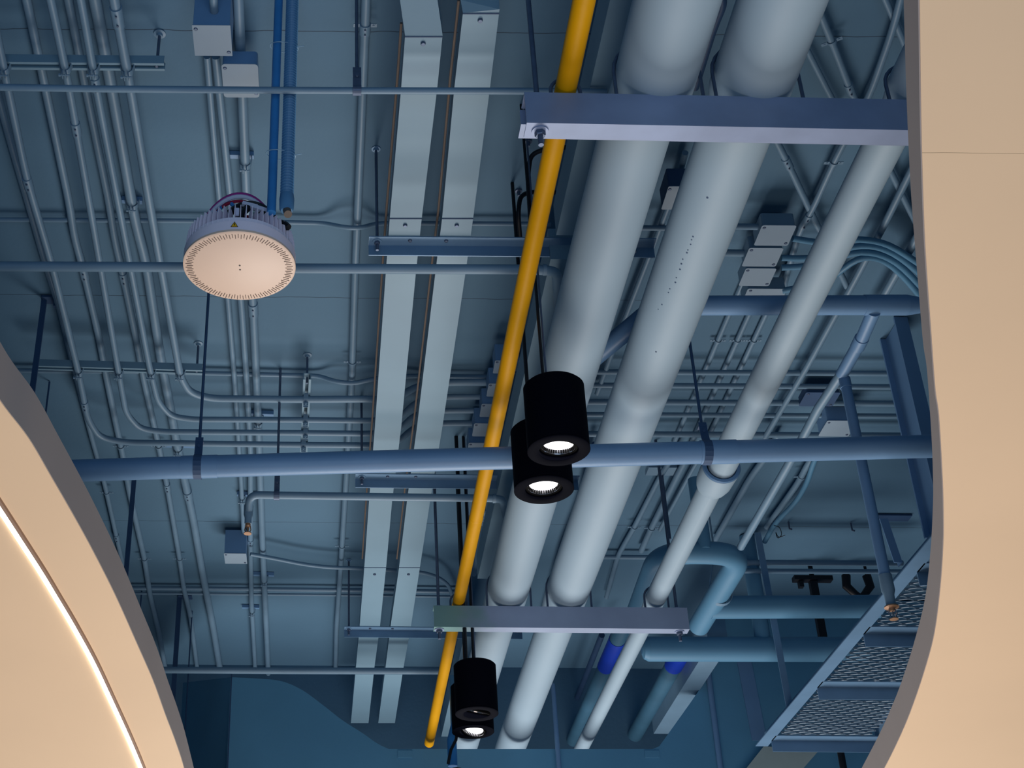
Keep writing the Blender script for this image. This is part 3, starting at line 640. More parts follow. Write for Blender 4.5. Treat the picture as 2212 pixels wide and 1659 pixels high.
o, P, r = run('conduit', [(1725, -100), (1772, 30), (1798, 93), (1838, 197), (1925, 372), (1977, 478), (2020, 560)], 4.16, 15, P_COND, 'diagonal ceiling conduit leaning right, upper one of the crossing pair', 'conduit')
saddle(o, P, r, 90); coupling(o, P, r, 192, .06)
o, P, r = run('conduit', [(1640, -100), (1743, 107), (1792, 203), (1812, 240)], 4.16, 13, P_COND, 'diagonal ceiling conduit beside the middle fat pipe above the beam', 'conduit')
o, P, r = run('conduit', [(1660, 270), (1699, 347), (1772, 501), (1830, 620)], 4.14, 14, P_COND, 'diagonal ceiling conduit passing behind the slim pale pipe below the beam', 'conduit')
coupling(o, P, r, 352, .07)
o, P, r = run('conduit', [(1870, -100), (1913, 0), (1945, 75), (1985, 170)], 4.16, 14, P_COND, 'dim diagonal ceiling conduit in the top right corner beside the soffit', 'conduit')
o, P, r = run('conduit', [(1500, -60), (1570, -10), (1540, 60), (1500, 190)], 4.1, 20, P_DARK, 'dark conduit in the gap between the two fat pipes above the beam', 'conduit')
o, P, r = run('conduit', [(1480, 330), (1462, 400), (1400, 560), (1330, 740), (1290, 850)], 4.14, 13, P_COND, 'ceiling conduit in the gap between the two fat pipes', 'conduit')
run('conduit', [(1500, 488), (1640, 490)], 4.1, 14, P_COND, 'short crosswise conduit feeding the topmost box of the stack', 'conduit')
run('conduit', [(1500, 545), (1612, 547)], 4.1, 16, P_COND, 'short crosswise conduit feeding the second box of the stack', 'conduit')
run('conduit', [(1370, 492), (1440, 493)], 4.12, 12, P_COND, 'short crosswise conduit seen between the two fat pipes', 'conduit')
arcs = [([(1712, 515), (1780, 524), (1850, 517), (1920, 530), (2000, 580)], 'topmost'), ([(1688, 557), (1760, 556), (1860, 531), (1930, 548), (2005, 606)], 'second'), ([(1688, 578), (1760, 572), (1860, 545), (1935, 567), (2008, 640)], 'third'), ([(1690, 628), (1780, 608), (1850, 562), (1900, 560), (1950, 596), (2010, 668)], 'lowest')]
for pts, l in arcs:
    run('conduit', smooth_curve(pts, 5), 4.06, 14, P_TEAL, l + ' of four arching conduits leaving the stack of junction boxes', 'conduit', R=0)
# capped wide pipe and its branch
CP = [PZ(1250, 800, 3.6), PZ(1405, 672, 3.55), PZ(1470, 660, 3.55), PZ(1960, 659, 3.55)]
rc = rad(CP[2], 43); co = obj('drain_pipe', MB().tube(fillet(CP, .2), rc, 32), P_MAIN, label='wide horizontal pipe with collar crossing behind the slim pale pipe', cat='pipe', origin=CP[-1])
obj('collar', MB().tube([PZ(1866, 659, 3.55), PZ(1958, 659, 3.55)], rc * 1.05, 32), P_MAIN, co)
obj('end_cap', MB().tube([PZ(1958, 659, 3.55), PZ(1985, 659, 3.55), PZ(1990, 658, 3.55)], [rc * 1.05, rc * .85, rc * .4], 32), P_MAIN, co)
BR = [PZ(1888, 672, 3.52), PZ(1864, 727, 3.52), PZ(1819, 808, 3.52)]
obj('branch', MB().tube(BR, rad(BR[1], 28), 24), P_MAIN, co); obj('branch_collar', MB().tube([PZ(1862, 730, 3.52), PZ(1852, 750, 3.52)], rad(BR[1], 31), 24), P_MAIN, co)
rp = [PZ(1822, 800, 3.52), PZ(1769, 880, 3.52), PZ(1702, 1006, 3.52), PZ(1600, 1182, 3.52)]
bp = obj('branch_pipe', MB().tube(rp, rad(rp[1], 20), 20), P_COND, label='slim branch pipe slanting from the wide collared pipe down past the main', cat='pipe', origin=rp[0])
# sprinkler drop
top = PZ(1824, 818, 3.5); bot = Vector((top.x, top.y, PY(1940, 1300, top.y).z))
rd = rad(bot, 24); dz = Vector((0, 0, 1))
dr = obj('sprinkler_drop', MB().tube([top, bot + dz * .12], rd, 24), P_MAIN, label='tall vertical sprinkler drop pipe at right ending in a brass head', cat='sprinkler', origin=top)
obj('collar', MB().tube([top + dz * .0, top - dz * .05], rd * 1.12, 24), P_MAIN, dr)
obj('reducer', MB().lathe(bot, [(0, .12), (rd * 1.15, .12), (rd * 1.2, .05), (rd * .9, .03), (rd * .85, -.02), (0, -.02)], 24), P_COND, dr)
h = obj('sprinkler_head', MB().lathe(bot, [(0, -.02), (.028, -.02), (.03, -.026), (.012, -.03), (.010, -.042), (0, -.042)], 20), P_BRASS, dr, 'brass and chrome sprinkler head')
fr = MB()
for s in (1, -1): fr.tube([bot + Vector((.010 * s, 0, -.03)), bot + Vector((.018 * s, 0, -.05)), bot + Vector((.004 * s, 0, -.075))], .003, 8)
fr.tube([bot + Vector((0, 0, -.04)), bot + Vector((0, 0, -.07))], .003, 8); obj('frame_arms', fr, P_CHROME, h)
obj('deflector', MB().lathe(bot, [(0, -.074), (.018, -.076), (.018, -.079), (0, -.08)], 16), P_BRASS, h)
# steel post at the right soffit
def vpost(px, py, h, py2, wx, wy, m, name, label, cat='post'):
    a = PZ(px, py, h); z2 = PY(px, py2, a.y).z; r = rad(a, wx); y = wy
    o = obj(name, MB().abox(a.x - r, a.x + r, a.y, a.y + .008, min(a.z, z2), max(a.z, z2)).abox(a.x + r - .008, a.x + r, a.y + .008, a.y + y, min(a.z, z2), max(a.z, z2)), m, label=label, cat=cat); return o, a
# I-section column
a = PZ(1945, 683, 4.199); r = rad(a, 29); zb = PY(2030, 1120, a.y).z
col = MB().abox(a.x - r, a.x + r, a.y, a.y + .012, zb, 5.795).abox(a.x - .006, a.x + .006, a.y + .012, a.y + .2, zb, 5.795).abox(a.x - r, a.x + r, a.y + .2, a.y + .212, zb, 5.795)
obj('steel_post', col, P_MAIN, label='steel I-section post dropping from the ceiling beside the right soffit', cat='post')
# lower right ceiling runs
run('conduit', [(1680, 940), (1656, 985), (1622, 1030), (1543, 1170)], 4.15, 14, P_COND, 'ceiling conduit left of the slanting branch pipe, below the main', 'conduit')
o, P, r = run('conduit', [(1790, 940), (1746, 1000), (1726, 1040), (1656, 1139)], 4.14, 13, P_COND, 'ceiling conduit right of the slanting branch pipe with two clips', 'conduit'); saddle(o, P, r, 1030)
run('flexible_conduit', [(1775, 960), (1757, 1000), (1745, 1040), (1720, 1084), (1674, 1130), (1652, 1170)], 4.1, 11, P_TEAL, 'bowed teal flexible conduit beside the clipped one at right', 'conduit')
o, P, r = run('conduit', [(1470, 960), (1428, 1026), (1370, 1139), (1335, 1200), (1310, 1290)], 4.15, 11, P_COND, 'ceiling conduit right of the middle fat pipe, jogging toward the lower beam', 'conduit'); saddle(o, P, r, 1139)
o, P, r = run('conduit', [(1500, 960), (1474, 1006), (1405, 1145), (1385, 1190)], 4.15, 13, P_COND, 'ceiling conduit between middle fat pipe and bell-jointed pipe', 'conduit'); saddle(o, P, r, 1141)
run('conduit', [(1530, 960), (1500, 1006), (1425, 1145)], 4.15, 9, P_COND, 'thin ceiling conduit close behind the bell-jointed pipe', 'conduit')
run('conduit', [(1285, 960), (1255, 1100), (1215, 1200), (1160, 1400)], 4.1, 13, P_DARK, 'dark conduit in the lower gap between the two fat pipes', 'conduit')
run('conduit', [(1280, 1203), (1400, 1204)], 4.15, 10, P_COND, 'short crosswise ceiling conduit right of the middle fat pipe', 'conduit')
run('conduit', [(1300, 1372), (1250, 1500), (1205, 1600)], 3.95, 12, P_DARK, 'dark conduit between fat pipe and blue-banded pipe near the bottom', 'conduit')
run('conduit', [(1560, 1215), (1950, 1217)], 3.98, 13, P_COND, 'upper of two crosswise pipes behind the catwalk', 'pipe')
run('conduit', [(1560, 1233), (1950, 1235)], 3.92, 11, P_COND, 'lower of two crosswise pipes behind the catwalk', 'pipe')
# plate with rod
c = PZ(1428, 1014, 4.18); pl = obj('anchor_plate', MB().box(c, (.085, 0, 0), (0, .05, 0), (0, 0, .015)), P_COND, label='small rectangular anchor plate with dark rod below the main pipe', cat='anchor')
obj('rod', MB().tube([c, Vector((c.x, c.y, PY(1450, 1165, c.y).z))], .009, 10), P_ROD, pl)
for x, y, l in ((1703, 1127, 'left'), (1838, 1130, 'right')):
    c = PZ(x, y, 4.19); obj('ceiling_hook', MB().tube([c, c - dz * .05, c - dz * .06 + Vector((.01, -.01, 0))], .006, 8), P_ROD, label=l + ' small hook on the bare ceiling right of the branch pipe', cat='hook')
obj('wire_loop', MB().tube([PZ(*p, 4.05) for p in smooth_curve([(1672, 1135), (1684, 1140), (1688, 1155), (1680, 1162), (1676, 1150), (1682, 1160), (1696, 1156)])], .0025, 6), P_CABLE, label='small black wire loop dangling beside the teal flexible conduit', cat='wire')

# teal loop pipe
LH = 3.5
LP = [PZ(1380, 1320, LH), PZ(1404, 1218, LH), PZ(1440, 1192, LH), PZ(1560, 1192, LH), PZ(1600, 1203, LH), PZ(1560, 1278, LH), PZ(1512, 1352, LH)]
LP = [PZ(1368, 1345, LH), PZ(1425, 1193, LH), PZ(1605, 1195, LH), PZ(1510, 1352, LH)]
rl = rad(LP[2], 50)
lo = obj('loop_pipe', MB().tube(fillet(LP, .2, 12), rl, 36), P_TEAL, label='thick teal pipe making a U-turn behind the slim pale pipe', cat='pipe', origin=LP[0])
obj('stub', MB().tube([PZ(1522, 1188, LH), PZ(1522, 1188, LH) + Vector((0, 0, .45))], rl * .62, 24), P_TEAL, lo)
c = PZ(1556, 1284, LH); t = (LP[3] - LP[2]).normalized(); sd = t.cross(dz).normalized()
rg = MB(); vs = []
for k in range(25):
    a = 2 * math.pi * k / 24; n_ = sd * math.cos(a) + dz * math.sin(a)
    vs += [c + n_ * rl * 1.02 - t * .018, c + n_ * rl * 1.02 + t * .018, c + n_ * (rl * 1.02 + .004) + t * .018, c + n_ * (rl * 1.02 + .004) - t * .018]
rg.add(vs, [(i * 4 + k, i * 4 + (k + 1) % 4, i * 4 + 4 + (k + 1) % 4, i * 4 + 4 + k) for i in range(24) for k in range(4)])
rg.tube([c - sd * rl * 1.04, c - sd * rl * .5 + dz * .16, c + dz * .26], .005, 8).tube([c + dz * .22, Vector((c.x, c.y, 5.79))], .006, 8)
obj('band_hanger', rg, P_COND, label='thin band hanger looped around the teal U-turn pipe', cat='pipe hanger')
def hp(pts, h, w, m, label, name='water_pipe', R=.1):
    P = [PZ(x, y, h) for x, y in pts]; r = rad(P[0], w); return obj(name, MB().tube(fillet(P, R), r, 32), m, label=label, cat='pipe', origin=P[0]), P, r
x9, P9, r9 = hp([(1535, 1312), (1900, 1310)], 3.5, 50, P_TEAL, 'upper thick teal pipe running sideways behind the hanger bars')
c = PZ(1643, 1265, 3.5); x10, P10, r10 = hp([(1400, 1402), (1870, 1403)], 3.4, 54, P_TEAL, 'lower thick teal pipe running sideways below the channel beam end')
obj('end_cap', MB().tube([PZ(1400, 1402, 3.4), PZ(1390, 1402, 3.4), PZ(1386, 1402, 3.4)], [r10, r10 * .8, r10 * .4], 32), P_TEAL, x10)
obj('riser', MB().tube([P10[0].lerp(P10[1], .535), P10[0].lerp(P10[1], .535) + Vector((0, 0, .79))], r10 * .62, 28), P_TEAL, x10)
x11, P11, r11 = hp([(1352, 1340), (1228, 1622)], 3.6, 36, P_DTEAL, 'dark teal pipe with bright blue sleeve left of the slim pale pipe')
a, t = along(P11, 1380); b, t = along(P11, 1440); obj('blue_sleeve', MB().tube([a, b], r11 * 1.06, 28), P_NAVY, x11, 'bright blue painted sleeve')
x12, P12, r12 = hp([(1482, 1390), (1352, 1622)], 3.65, 38, P_DTEAL, 'dark teal pipe with blue cap right of the slim pale pipe')
a, t = along(P12, 1405); b, t = along(P12, 1438); obj('blue_sleeve', MB().tube([a, b], r12 * 1.08, 28), P_NAVY, x12, 'deep blue painted sleeve')
vs = []
for y in (1395, 1585):
    l = PZ(vpx(1440, 1540, y), y, 3.5); r = l + Vector((.13, 0, 0)); vs += [l, r, r + Vector((0, 0, .3)), l + Vector((0, 0, .3))]
if max(v.y for v in vs) > 10.78:
    print('DUCT', [round(v.y, 2) for v in vs])
obj('wire_duct', MB().add(vs, [(k, (k + 1) % 4, 4 + (k + 1) % 4, 4 + k) for k in range(4)] + [(3, 2, 1, 0), (4, 5, 6, 7)]), P_COND, label='pale boxed duct along the right slope of the bulkhead cutout', cat='duct', origin=vs[0])
# clevis hangers inside the cutout
for x, y, l in ((1236, 1505, 'left'), (1352, 1502, 'right')):
    c = PZ(x, y, 4.18); z1 = PY(x + 4, y + 50, c.y).z; b = MB().tube([c, Vector((c.x, c.y, z1))], .007, 8)
    q = Vector((c.x, c.y, z1)); b.tube([q + Vector((-.12, 0, -.22)), q + Vector((-.11, 0, -.06)), q, q + Vector((.11, 0, -.06)), q + Vector((.12, 0, -.22))], .006, 8)
    b.tube([q + Vector((-.12, 0, -.14)), q + Vector((.1, 0, -.14))], .007, 8)
    obj('clevis_hanger', b, P_CABLE, label=l + ' black clevis hanger seen through the bulkhead cutout', cat='pipe hanger')

# ------------------------------------------------------------------ catwalk
CH = 2.9
def cz(x, y): return PZ(x, y, CH)
S0, S1 = cz(2075, 1085), cz(1632, 1612)
t = (S1 - S0).normalized(); nrm = Vector((-t.y, t.x, 0)); nrm = nrm if nrm.x > 0 else -nrm
cw = empty('catwalk', cz(1900, 1500), 'blue steel catwalk with expanded mesh floor at lower right', 'catwalk')
obj('edge_beam', MB().prism([S0, S0 + nrm * .078, S0 + nrm * .078 + dz * .09, S0 + nrm * .07 + dz * .09, S0 + nrm * .07 + dz * .006, S0 + dz * .006], S1 - S0), P_ANG, cw)
def xs_on(py):   # x on stringer at plan Y of given row
    Y = cz(1800, py).y; k = (Y - S0.y) / (S1.y - S0.y); return S0.x + (S1.x - S0.x) * k, Y
xr = lambda Y: 4.6
bars = [(1223, 2060), (1360, 2040), (1478, 2000), (1595, 1885)]
Ys = []
for py, pxr in bars:
    xl, Y = xs_on(py); Ys.append(Y); xrr = max(cz(pxr, py).x, xl + .3) + (1.2 if py < 1500 else 0)
    pr = [(-.04, 0), (.055, 0), (.055, -.07), (.06, -.07), (.06, .006), (-.04, .006)]
    obj('cross_bar', MB().prism([Vector((xl + .07, Y + u, S0.z + v)) for u, v in pr], (xrr - xl, 0, 0)), P_ANG, cw)
def mesh_panel(Ya, Yb, xr_fn):
    b = MB(); dy = .066; dx = .092; z0 = S0.z + .012; Y = Ya; row = 0
    while Y < Yb:
        for ph in (0, 1):
            Yc = Y + dy * .5 * ph
            k = (Yc - S0.y) / (S1.y - S0.y); xl = S0.x + (S1.x - S0.x) * k + .075; xe = xr_fn(Yc)
            i0 = math.ceil(xl / (dx / 2)); i1 = int(xe / (dx / 2)); pts = []
            for i in range(i0, i1 + 1):
                s = 1 if (i + ph) % 2 == 0 else -1
                x = i * dx / 2
                pts.append(Vector((x - dx * .07, Yc + s * dy * .25, z0 + s * .004))); pts.append(Vector((x + dx * .07, Yc + s * dy * .25, z0 + s * .004)))
            if len(pts) > 2:
                vs = []
                for q in pts: vs += [q + Vector((0, -.0058, -.004)), q + Vector((0, -.002, -.0055)), q + Vector((0, .0058, .004)), q + Vector((0, .002, .0055))]
                n = len(pts); b.add(vs, [(i * 4 + k2, i * 4 + (k2 + 1) % 4, i * 4 + 4 + (k2 + 1) % 4, i * 4 + 4 + k2) for i in range(n - 1) for k2 in range(4)])
        Y += dy
    return b
Yst = [cz(1990, 1150).y] + Ys
for i in range(4):
    xf = (lambda Y: cz(2060, 1300).x + .5) if i < 3 else (lambda Y: cz(1985, 1508).x - (Y - Ys[2]) / (Ys[3] - Ys[2]) * (cz(1985, 1508).x - cz(1880, 1594).x))
    obj('mesh_panel', mesh_panel(Yst[i] + (.07 if i else 0), Yst[i + 1], xf), P_PLATE, cw)
a = cz(1985, 1500); b_ = cz(1892, 1600)
obj('edge_beam', MB().prism([a, a + Vector((.05, 0, 0)), a + Vector((.05, 0, .1)), a + Vector((0, 0, .1))], b_ - a), P_ANG, cw)
# hanger bars of the catwalk
def hbar(px0, py0, px1, py1, hb, w, label, m=P_ANG):
    b = PZ(px1, py1, hb); z2 = PY(px0, py0, b.y).z; r = rad(b, w)
    t = Vector((PY(px0, py0, b.y).x - b.x, 0, z2 - b.z))
    o = obj('hanger_bar', MB().prism([b + Vector((-r, 0, 0)), b + Vector((r, 0, 0)), b + Vector((r, .006, 0)), b + Vector((-r, .006, 0))], t).prism([b + Vector((r, 0, 0)), b + Vector((r + .004, 0, 0)), b + Vector((r + .004, .05, 0)), b + Vector((r, .05, 0))], t), m, label=label, cat='hanger bar'); return o
hbar(1636, 1150, 1706, 1532, CH + .01, 13, 'long steel hanger bar meeting the left edge of the catwalk')
hbar(1908, 1120, 1940, 1215, CH + .1, 16, 'short steel hanger bar beside the tall sprinkler drop', P_MAIN)
c = PZ(1925, 1118, 4.19)
obj('ceiling_bracket', MB().box(c, (.12, 0, 0), (0, .04, 0), (0, 0, .006)), P_DARK, label='dark flat bracket on the ceiling behind the sprinkler drop', cat='bracket')
c1_ = bh(1522, 1418) + Vector((0, -.04, 0)); c2_ = bh(1557, 1690) + Vector((0, -.04, 0))
obj('conduit', MB().tube([c1_, c2_], rad(c1_, 12), 14), P_MAIN, label='upright conduit fixed on the right wing of the bulkhead', cat='conduit')
c1_ = bh(1605, 1420) + Vector((0, -.012, 0)); c2_ = bh(1640, 1600) + Vector((0, -.012, 0))
obj('flat_strip', MB().prism([c1_ + Vector((-.05, 0, 0)), c1_ + Vector((.05, 0, 0)), c1_ + Vector((.05, .01, 0)), c1_ + Vector((-.05, .01, 0))], c2_ - c1_), P_MAIN, label='upright flat strip on the bulkhead just left of the catwalk corner', cat='strip')
c1_ = bh(1205, 1480); c1_ = PY(1194, 1478, 9.3); c2_ = PY(1210, 1690, 9.3)
obj('conduit', MB().tube([c1_, c2_], .016, 12), P_MAIN, label='thin upright conduit crossing the bulkhead edge below the middle fat pipe', cat='conduit')
# black tee fittings behind catwalk
Yt = 8.8
def black_tee(px, py, label):
    c = PY(px, py, Yt); b = MB().abox(c.x - .13, c.x + .13, c.y - .03, c.y + .03, c.z - .012, c.z + .02).abox(c.x - .025, c.x + .025, c.y - .02, c.y + .02, c.z - .45, c.z - .012).abox(c.x - .1, c.x - .07, c.y - .02, c.y + .02, c.z - .06, c.z).abox(c.x - .012, c.x + .012, c.y - .012, c.y + .012, c.z, 5.798)
    return obj('black_bracket', b, P_CABLE, label=label, cat='bracket')
black_tee(1755, 1252, 'black T-shaped bracket above the thick teal pipes')
c = PY(1852, 1255, Yt); b = MB()
for s in (-1, 1): b.tube([c + Vector((s * .07, 0, .04)), c + Vector((s * .08, 0, -.04)), c + Vector((s * .03, 0, -.1)), c + Vector((0, 0, -.12))], [.03, .03, .025, .02], 12)
b.tube([c + Vector((.03, 0, -.1)), c + Vector((.07, 0, -.25))], .025, 12); b.tube([c + Vector((.07, 0, .03)), Vector((c.x + .07, c.y, 5.798))], .01, 8)
obj('black_clamp', b, P_CABLE, label='black forked clamp left of the sprinkler drop', cat='clamp')
a = PZ(1816, 1625, 2.88); b = MB().tube([a + Vector((0, 0, .1)), Vector((a.x, a.y, PY(1832, 1760, a.y).z))], .022, 12)
obj('black_rod', b, P_CABLE, label='black rod hanging below the catwalk front bar', cat='rod')
# lit wall surface under the catwalk, its light put into a pale colour
def slab(pxs, Yp, m, label):
    P = [PY(x, y, Yp) for x, y in pxs]; return obj('lit_wall_panel', MB().prism(P, (0, .05, 0)), m, label=label, cat='panel')
slab([(1580, 1700), (1650, 1612), (1770, 1620), (1700, 1700)], 9.3, P_CREAM, 'slanted patch of lit wall, painted pale, below the catwalk corner')

# ------------------------------------------------------------------ left hand poles
def pole(px0, py0, h0, py1, w, label, m=P_DARK, name='pole', square=False, foot=True):
    a = PZ(px0, py0, h0); z2 = PY(px0, py1, a.y).z; r = rad(a, w)
    b = MB()
    if square: b.abox(a.x - r, a.x + r, a.y - r * .4, a.y + r * .4, z2, a.z)
    else: b.tube([a, Vector((a.x, a.y, z2))], r, 14)
    o = obj(name, b, m, label=label, cat='rod', origin=a)
    if foot: obj('bracket', MB().abox(a.x - .01, a.x + .09, a.y - .03, a.y + .03, a.z - .012, a.z - .001).abox(a.x + .05, a.x + .065, a.y - .012, a.y + .012, a.z - .05, a.z - .012), m, o)
    return o
pole(96, 645, 4.195, 960, 12, 'dark blue square pole above the left soffit edge', square=True, name='hanger_pole')
pole(107, 825, 4.195, 1000, 4, 'thin dark rod beside the square pole at far left', foot=False, name='hanger_rod')
pole(291, 1020, 4.195, 1330, 10, 'dark blue pole dropping behind the left soffit below the main', foot=False, square=True, name='hanger_pole')
pole(388, 1288, 4.195, 1560, 10, 'dark pole dropping near the lowest left conduits', square=True, name='hanger_pole')
pole(306, 1277, 4.195, 1400, 3, 'thin rod near the lower left soffit edge', foot=False, name='hanger_rod')
pole(415, 1320, 4.195, 1640, 3, 'thin rod right of the dark pole at lower left', foot=False, name='hanger_rod')
pole(743, 1494, 4.0, 1600, 4, 'thin black rod standing over the bulkhead curve', foot=False, m=P_CABLE, name='hanger_rod')
pole(975, 1590 - 130, 3.3, 1700, 11, 'blue grey pole behind the lowest pair of black lamps', m=P_TEAL, foot=False, name='hanger_pole')

# ------------------------------------------------------------------ round disc fixture
FC_ = PZ(517, 578, 3.0); FRm = rad(FC_, 243)
fx = empty('disc_fixture', FC_, 'round white finned disc light with peach face hanging from a blue pole', 'light fixture')
z = dz
obj('face_plate', MB().lathe(FC_, [(0, 0), (FRm * .97, 0), (FRm, .004), (FRm, .012), (0, .012)], 96), P_FACE, fx, 'warm lit flat perforated face')
obj('housing_ring', MB().lathe(FC_, [(FRm * .9, .012), (FRm * .998, .012), (FRm * .998, .05), (FRm * .97, .053), (FRm * .97, .068), (FRm * .7, .07), (0, .07)], 96), P_LILAC, fx)
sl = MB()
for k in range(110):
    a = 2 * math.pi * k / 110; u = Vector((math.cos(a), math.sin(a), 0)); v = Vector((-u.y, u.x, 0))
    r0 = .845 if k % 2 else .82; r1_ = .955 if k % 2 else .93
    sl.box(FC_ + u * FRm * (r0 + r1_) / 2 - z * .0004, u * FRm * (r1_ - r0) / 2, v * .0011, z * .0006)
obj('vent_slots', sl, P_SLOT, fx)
hl = MB()
for d_ in (-.012, .012): hl.lathe(FC_ + Vector((.002, d_ , 0)), [(0, -.0012), (.0032, -.0012), (.0032, .001)], 12)
obj('screw_holes', hl, P_LABK, fx)
fb = MB(); NF = 60
for k in range(NF):
    a = 2 * math.pi * (k + .5) / NF; u = Vector((math.cos(a), math.sin(a), 0)); v = Vector((-u.y, u.x, 0))
    c = FC_ + u * FRm * .84 + z * .085; e = .0011
    p = [FC_ + u * FRm * .68 + z * .05, FC_ + u * FRm * .975 + z * .05, FC_ + u * FRm * .975 + z * .09, FC_ + u * FRm * .95 + z * .126, FC_ + u * FRm * .68 + z * .126]
    fb.prism([q - v * e for q in p], v * 2 * e)
obj('heat_fins', fb, P_LILAC, fx)
obj('driver_box', MB().bevbox(FC_ + Vector((0, .0, .1)), (.07, 0, 0), (0, .06, 0), (0, 0, .03), .15), P_LILAC, fx)
lb = FC_ + Vector((-.008, -FRm - .0005, .032)); e3 = Vector((0, -.0008, 0))
o = obj('warning_label', MB().prism([lb + Vector((-.013, 0, -.011)), lb + Vector((.013, 0, -.011)), lb + Vector((0, 0, .012))], e3), P_LABK, fx, 'yellow warning triangle with dark border')
obj('label_face', MB().prism([lb + Vector((-.0095, -.001, -.009)), lb + Vector((.0095, -.001, -.009)), lb + Vector((0, -.001, .008))], e3), P_LABY, o)
obj('label_mark', MB().box(lb + Vector((0, -.0022, -.001)), (.0014, 0, 0), (0, .0006, 0), (0, 0, .0045)), P_LABK, o)
obj('cap_bracket', MB().abox(FC_.x - .013, FC_.x + .004, FC_.y - FRm * .9, FC_.y - FRm * .86, FC_.z + .09, FC_.z + .12), P_WHITE, fx)
def wires(fxc, parent, specs):
    for m, xa, xb, hgt, rr, yo in specs:
        pts = [fxc + Vector((xa + (xb - xa) * t_, yo + .02 * math.sin(t_ * 3), .10 + hgt * math.sin(math.pi * min(1, t_ * 1.02)) ** .6)) for t_ in [k / 16 for k in range(17)]]
        obj('wire', MB().tube(pts, rr * 1.5, 8), m, parent)
specs = [(P_MAG, -.125, .125, .17, .006, -.085), (P_WHITE, -.12, .12, .158, .005, -.09), (P_RED, -.115, .11, .145, .004, -.08), (P_CABLE, -.06, .135, .115, .008, -.10), (P_CABLE, -.07, .12, .13, .007, -.07), (P_RED, -.02, .06, .05, .005, -.11), (P_WHITE, -.1, -.02, .06, .005, -.10), (P_BLUE, -.09, .0, .14, .005, -.08), (P_CABLE, .04, .17, .04, .008, -.10), (P_MAG, -.12, .115, .175, .004, -.075), (P_CABLE, .0, .1, .09, .009, -.12)]
wires(FC_, fx, specs)
obj('connector', MB().box(FC_ + Vector((.07, -.115, .165)), (.03, 0, -.012), (0, .008, 0), (.003, 0, .007)), P_WHITE, fx)
obj('connector', MB().box(FC_ + Vector((.035, -.11, .185)), (.026, 0, -.008), (0, .008, 0), (.002, 0, .006)), P_WHITE, fx)
# blue pole + flex
fp = Vector((PY(586, 465, FC_.y - .15).x, FC_.y - .15, FC_.z + .12)); zt = 5.798
po = obj('blue_pole', MB().tube([fp, Vector((fp.x, fp.y, zt))], rad(fp, 20), 6 * 4), P_BLUE, label='bright blue vertical pole carrying the disc light', cat='pole', origin=fp)
fl = MB(); f0 = Vector((fp.x + .052, fp.y - .01, FC_.z + .15)); z0_ = f0.z; prof = []
N = 84
for k in range(N * 2):
    zz = z0_ + (5.79 - z0_) * k / (N * 2 - 1); prof.append((.0240 if k % 2 else .0180, zz - z0_))
fl.lathe(f0, prof, 20, False)
fo = obj('flexible_conduit', fl, P_FLEX, label='ribbed blue flexible conduit strapped along the blue pole', cat='conduit', origin=f0)
obj('end_fitting', MB().lathe(f0, [(0, -.03), (.02, -.03), (.025, -.02), (.026, .02), (.0235, .04)], 20), P_FLEX, fo)
obj('bare_collar', MB().tube([f0 + Vector((0, 0, -.02)), f0 + Vector((.006, -.02, -.06))], .014, 16), P_TAN, fo, 'tan taped cable collar')
for zz in (.26, .78):
    zc = FC_.z + .12 + zz; cx = (fp.x + f0.x) / 2; tb = MB(); pts = []
    for k in range(25):
        a = 2 * math.pi * k / 24; pts.append(Vector((cx + math.cos(a) * .052, fp.y + math.sin(a) * .026, zc + math.cos(a) * -.008)))
    tb.tube(pts, .0018, 6, False); tb.tube([Vector((cx + .05, fp.y - .01, zc - .008)), Vector((cx + .075, fp.y - .02, zc - .012))], .0016, 6)
    obj('cable_tie', tb, P_TIE, fo)
# second fixture at the bottom edge
F2 = PY(990, 1740, 8.0); fx2 = empty('disc_fixture', F2, 'top of another disc light with dark wires at the bottom edge', 'light fixture')
obj('housing_ring', MB().lathe(F2, [(0, 0), (.19, 0), (.19, .06), (.14, .08), (0, .08)], 64), P_LILAC, fx2)
obj('wire', MB().tube([F2 + Vector((-.13 + .26 * t_, 0, .08 + .13 * math.sin(math.pi * t_) ** .6)) for t_ in [k / 16 for k in range(17)]], .012, 8), P_CABLE, fx2)
obj('wire', MB().tube([F2 + Vector((-.11 + .22 * t_, -.03, .08 + .115 * math.sin(math.pi * t_) ** .6)) for t_ in [k / 16 for k in range(17)]], .01, 8), P_RED, fx2)
a = PY(978, 1655, 8.05); b = MB().tube([a, Vector((a.x, a.y, PY(985, 1600, 8.05).z)), Vector((a.x + .03, a.y, PY(988, 1560, 8.05).z))], .028, 16)
obj('fixture_pole', b, P_BLUE, label='short blue pole end above the wires at the bottom edge', cat='pole')
a = PY(968, 1650, 7.95); obj('black_cable', MB().tube([a, PY(974, 1620, 7.95), PY(985, 1598, 7.95), PY(990, 1560, 7.95)], .009, 8), P_CABLE, label='black cable leading down to the bottom edge wires', cat='cable')

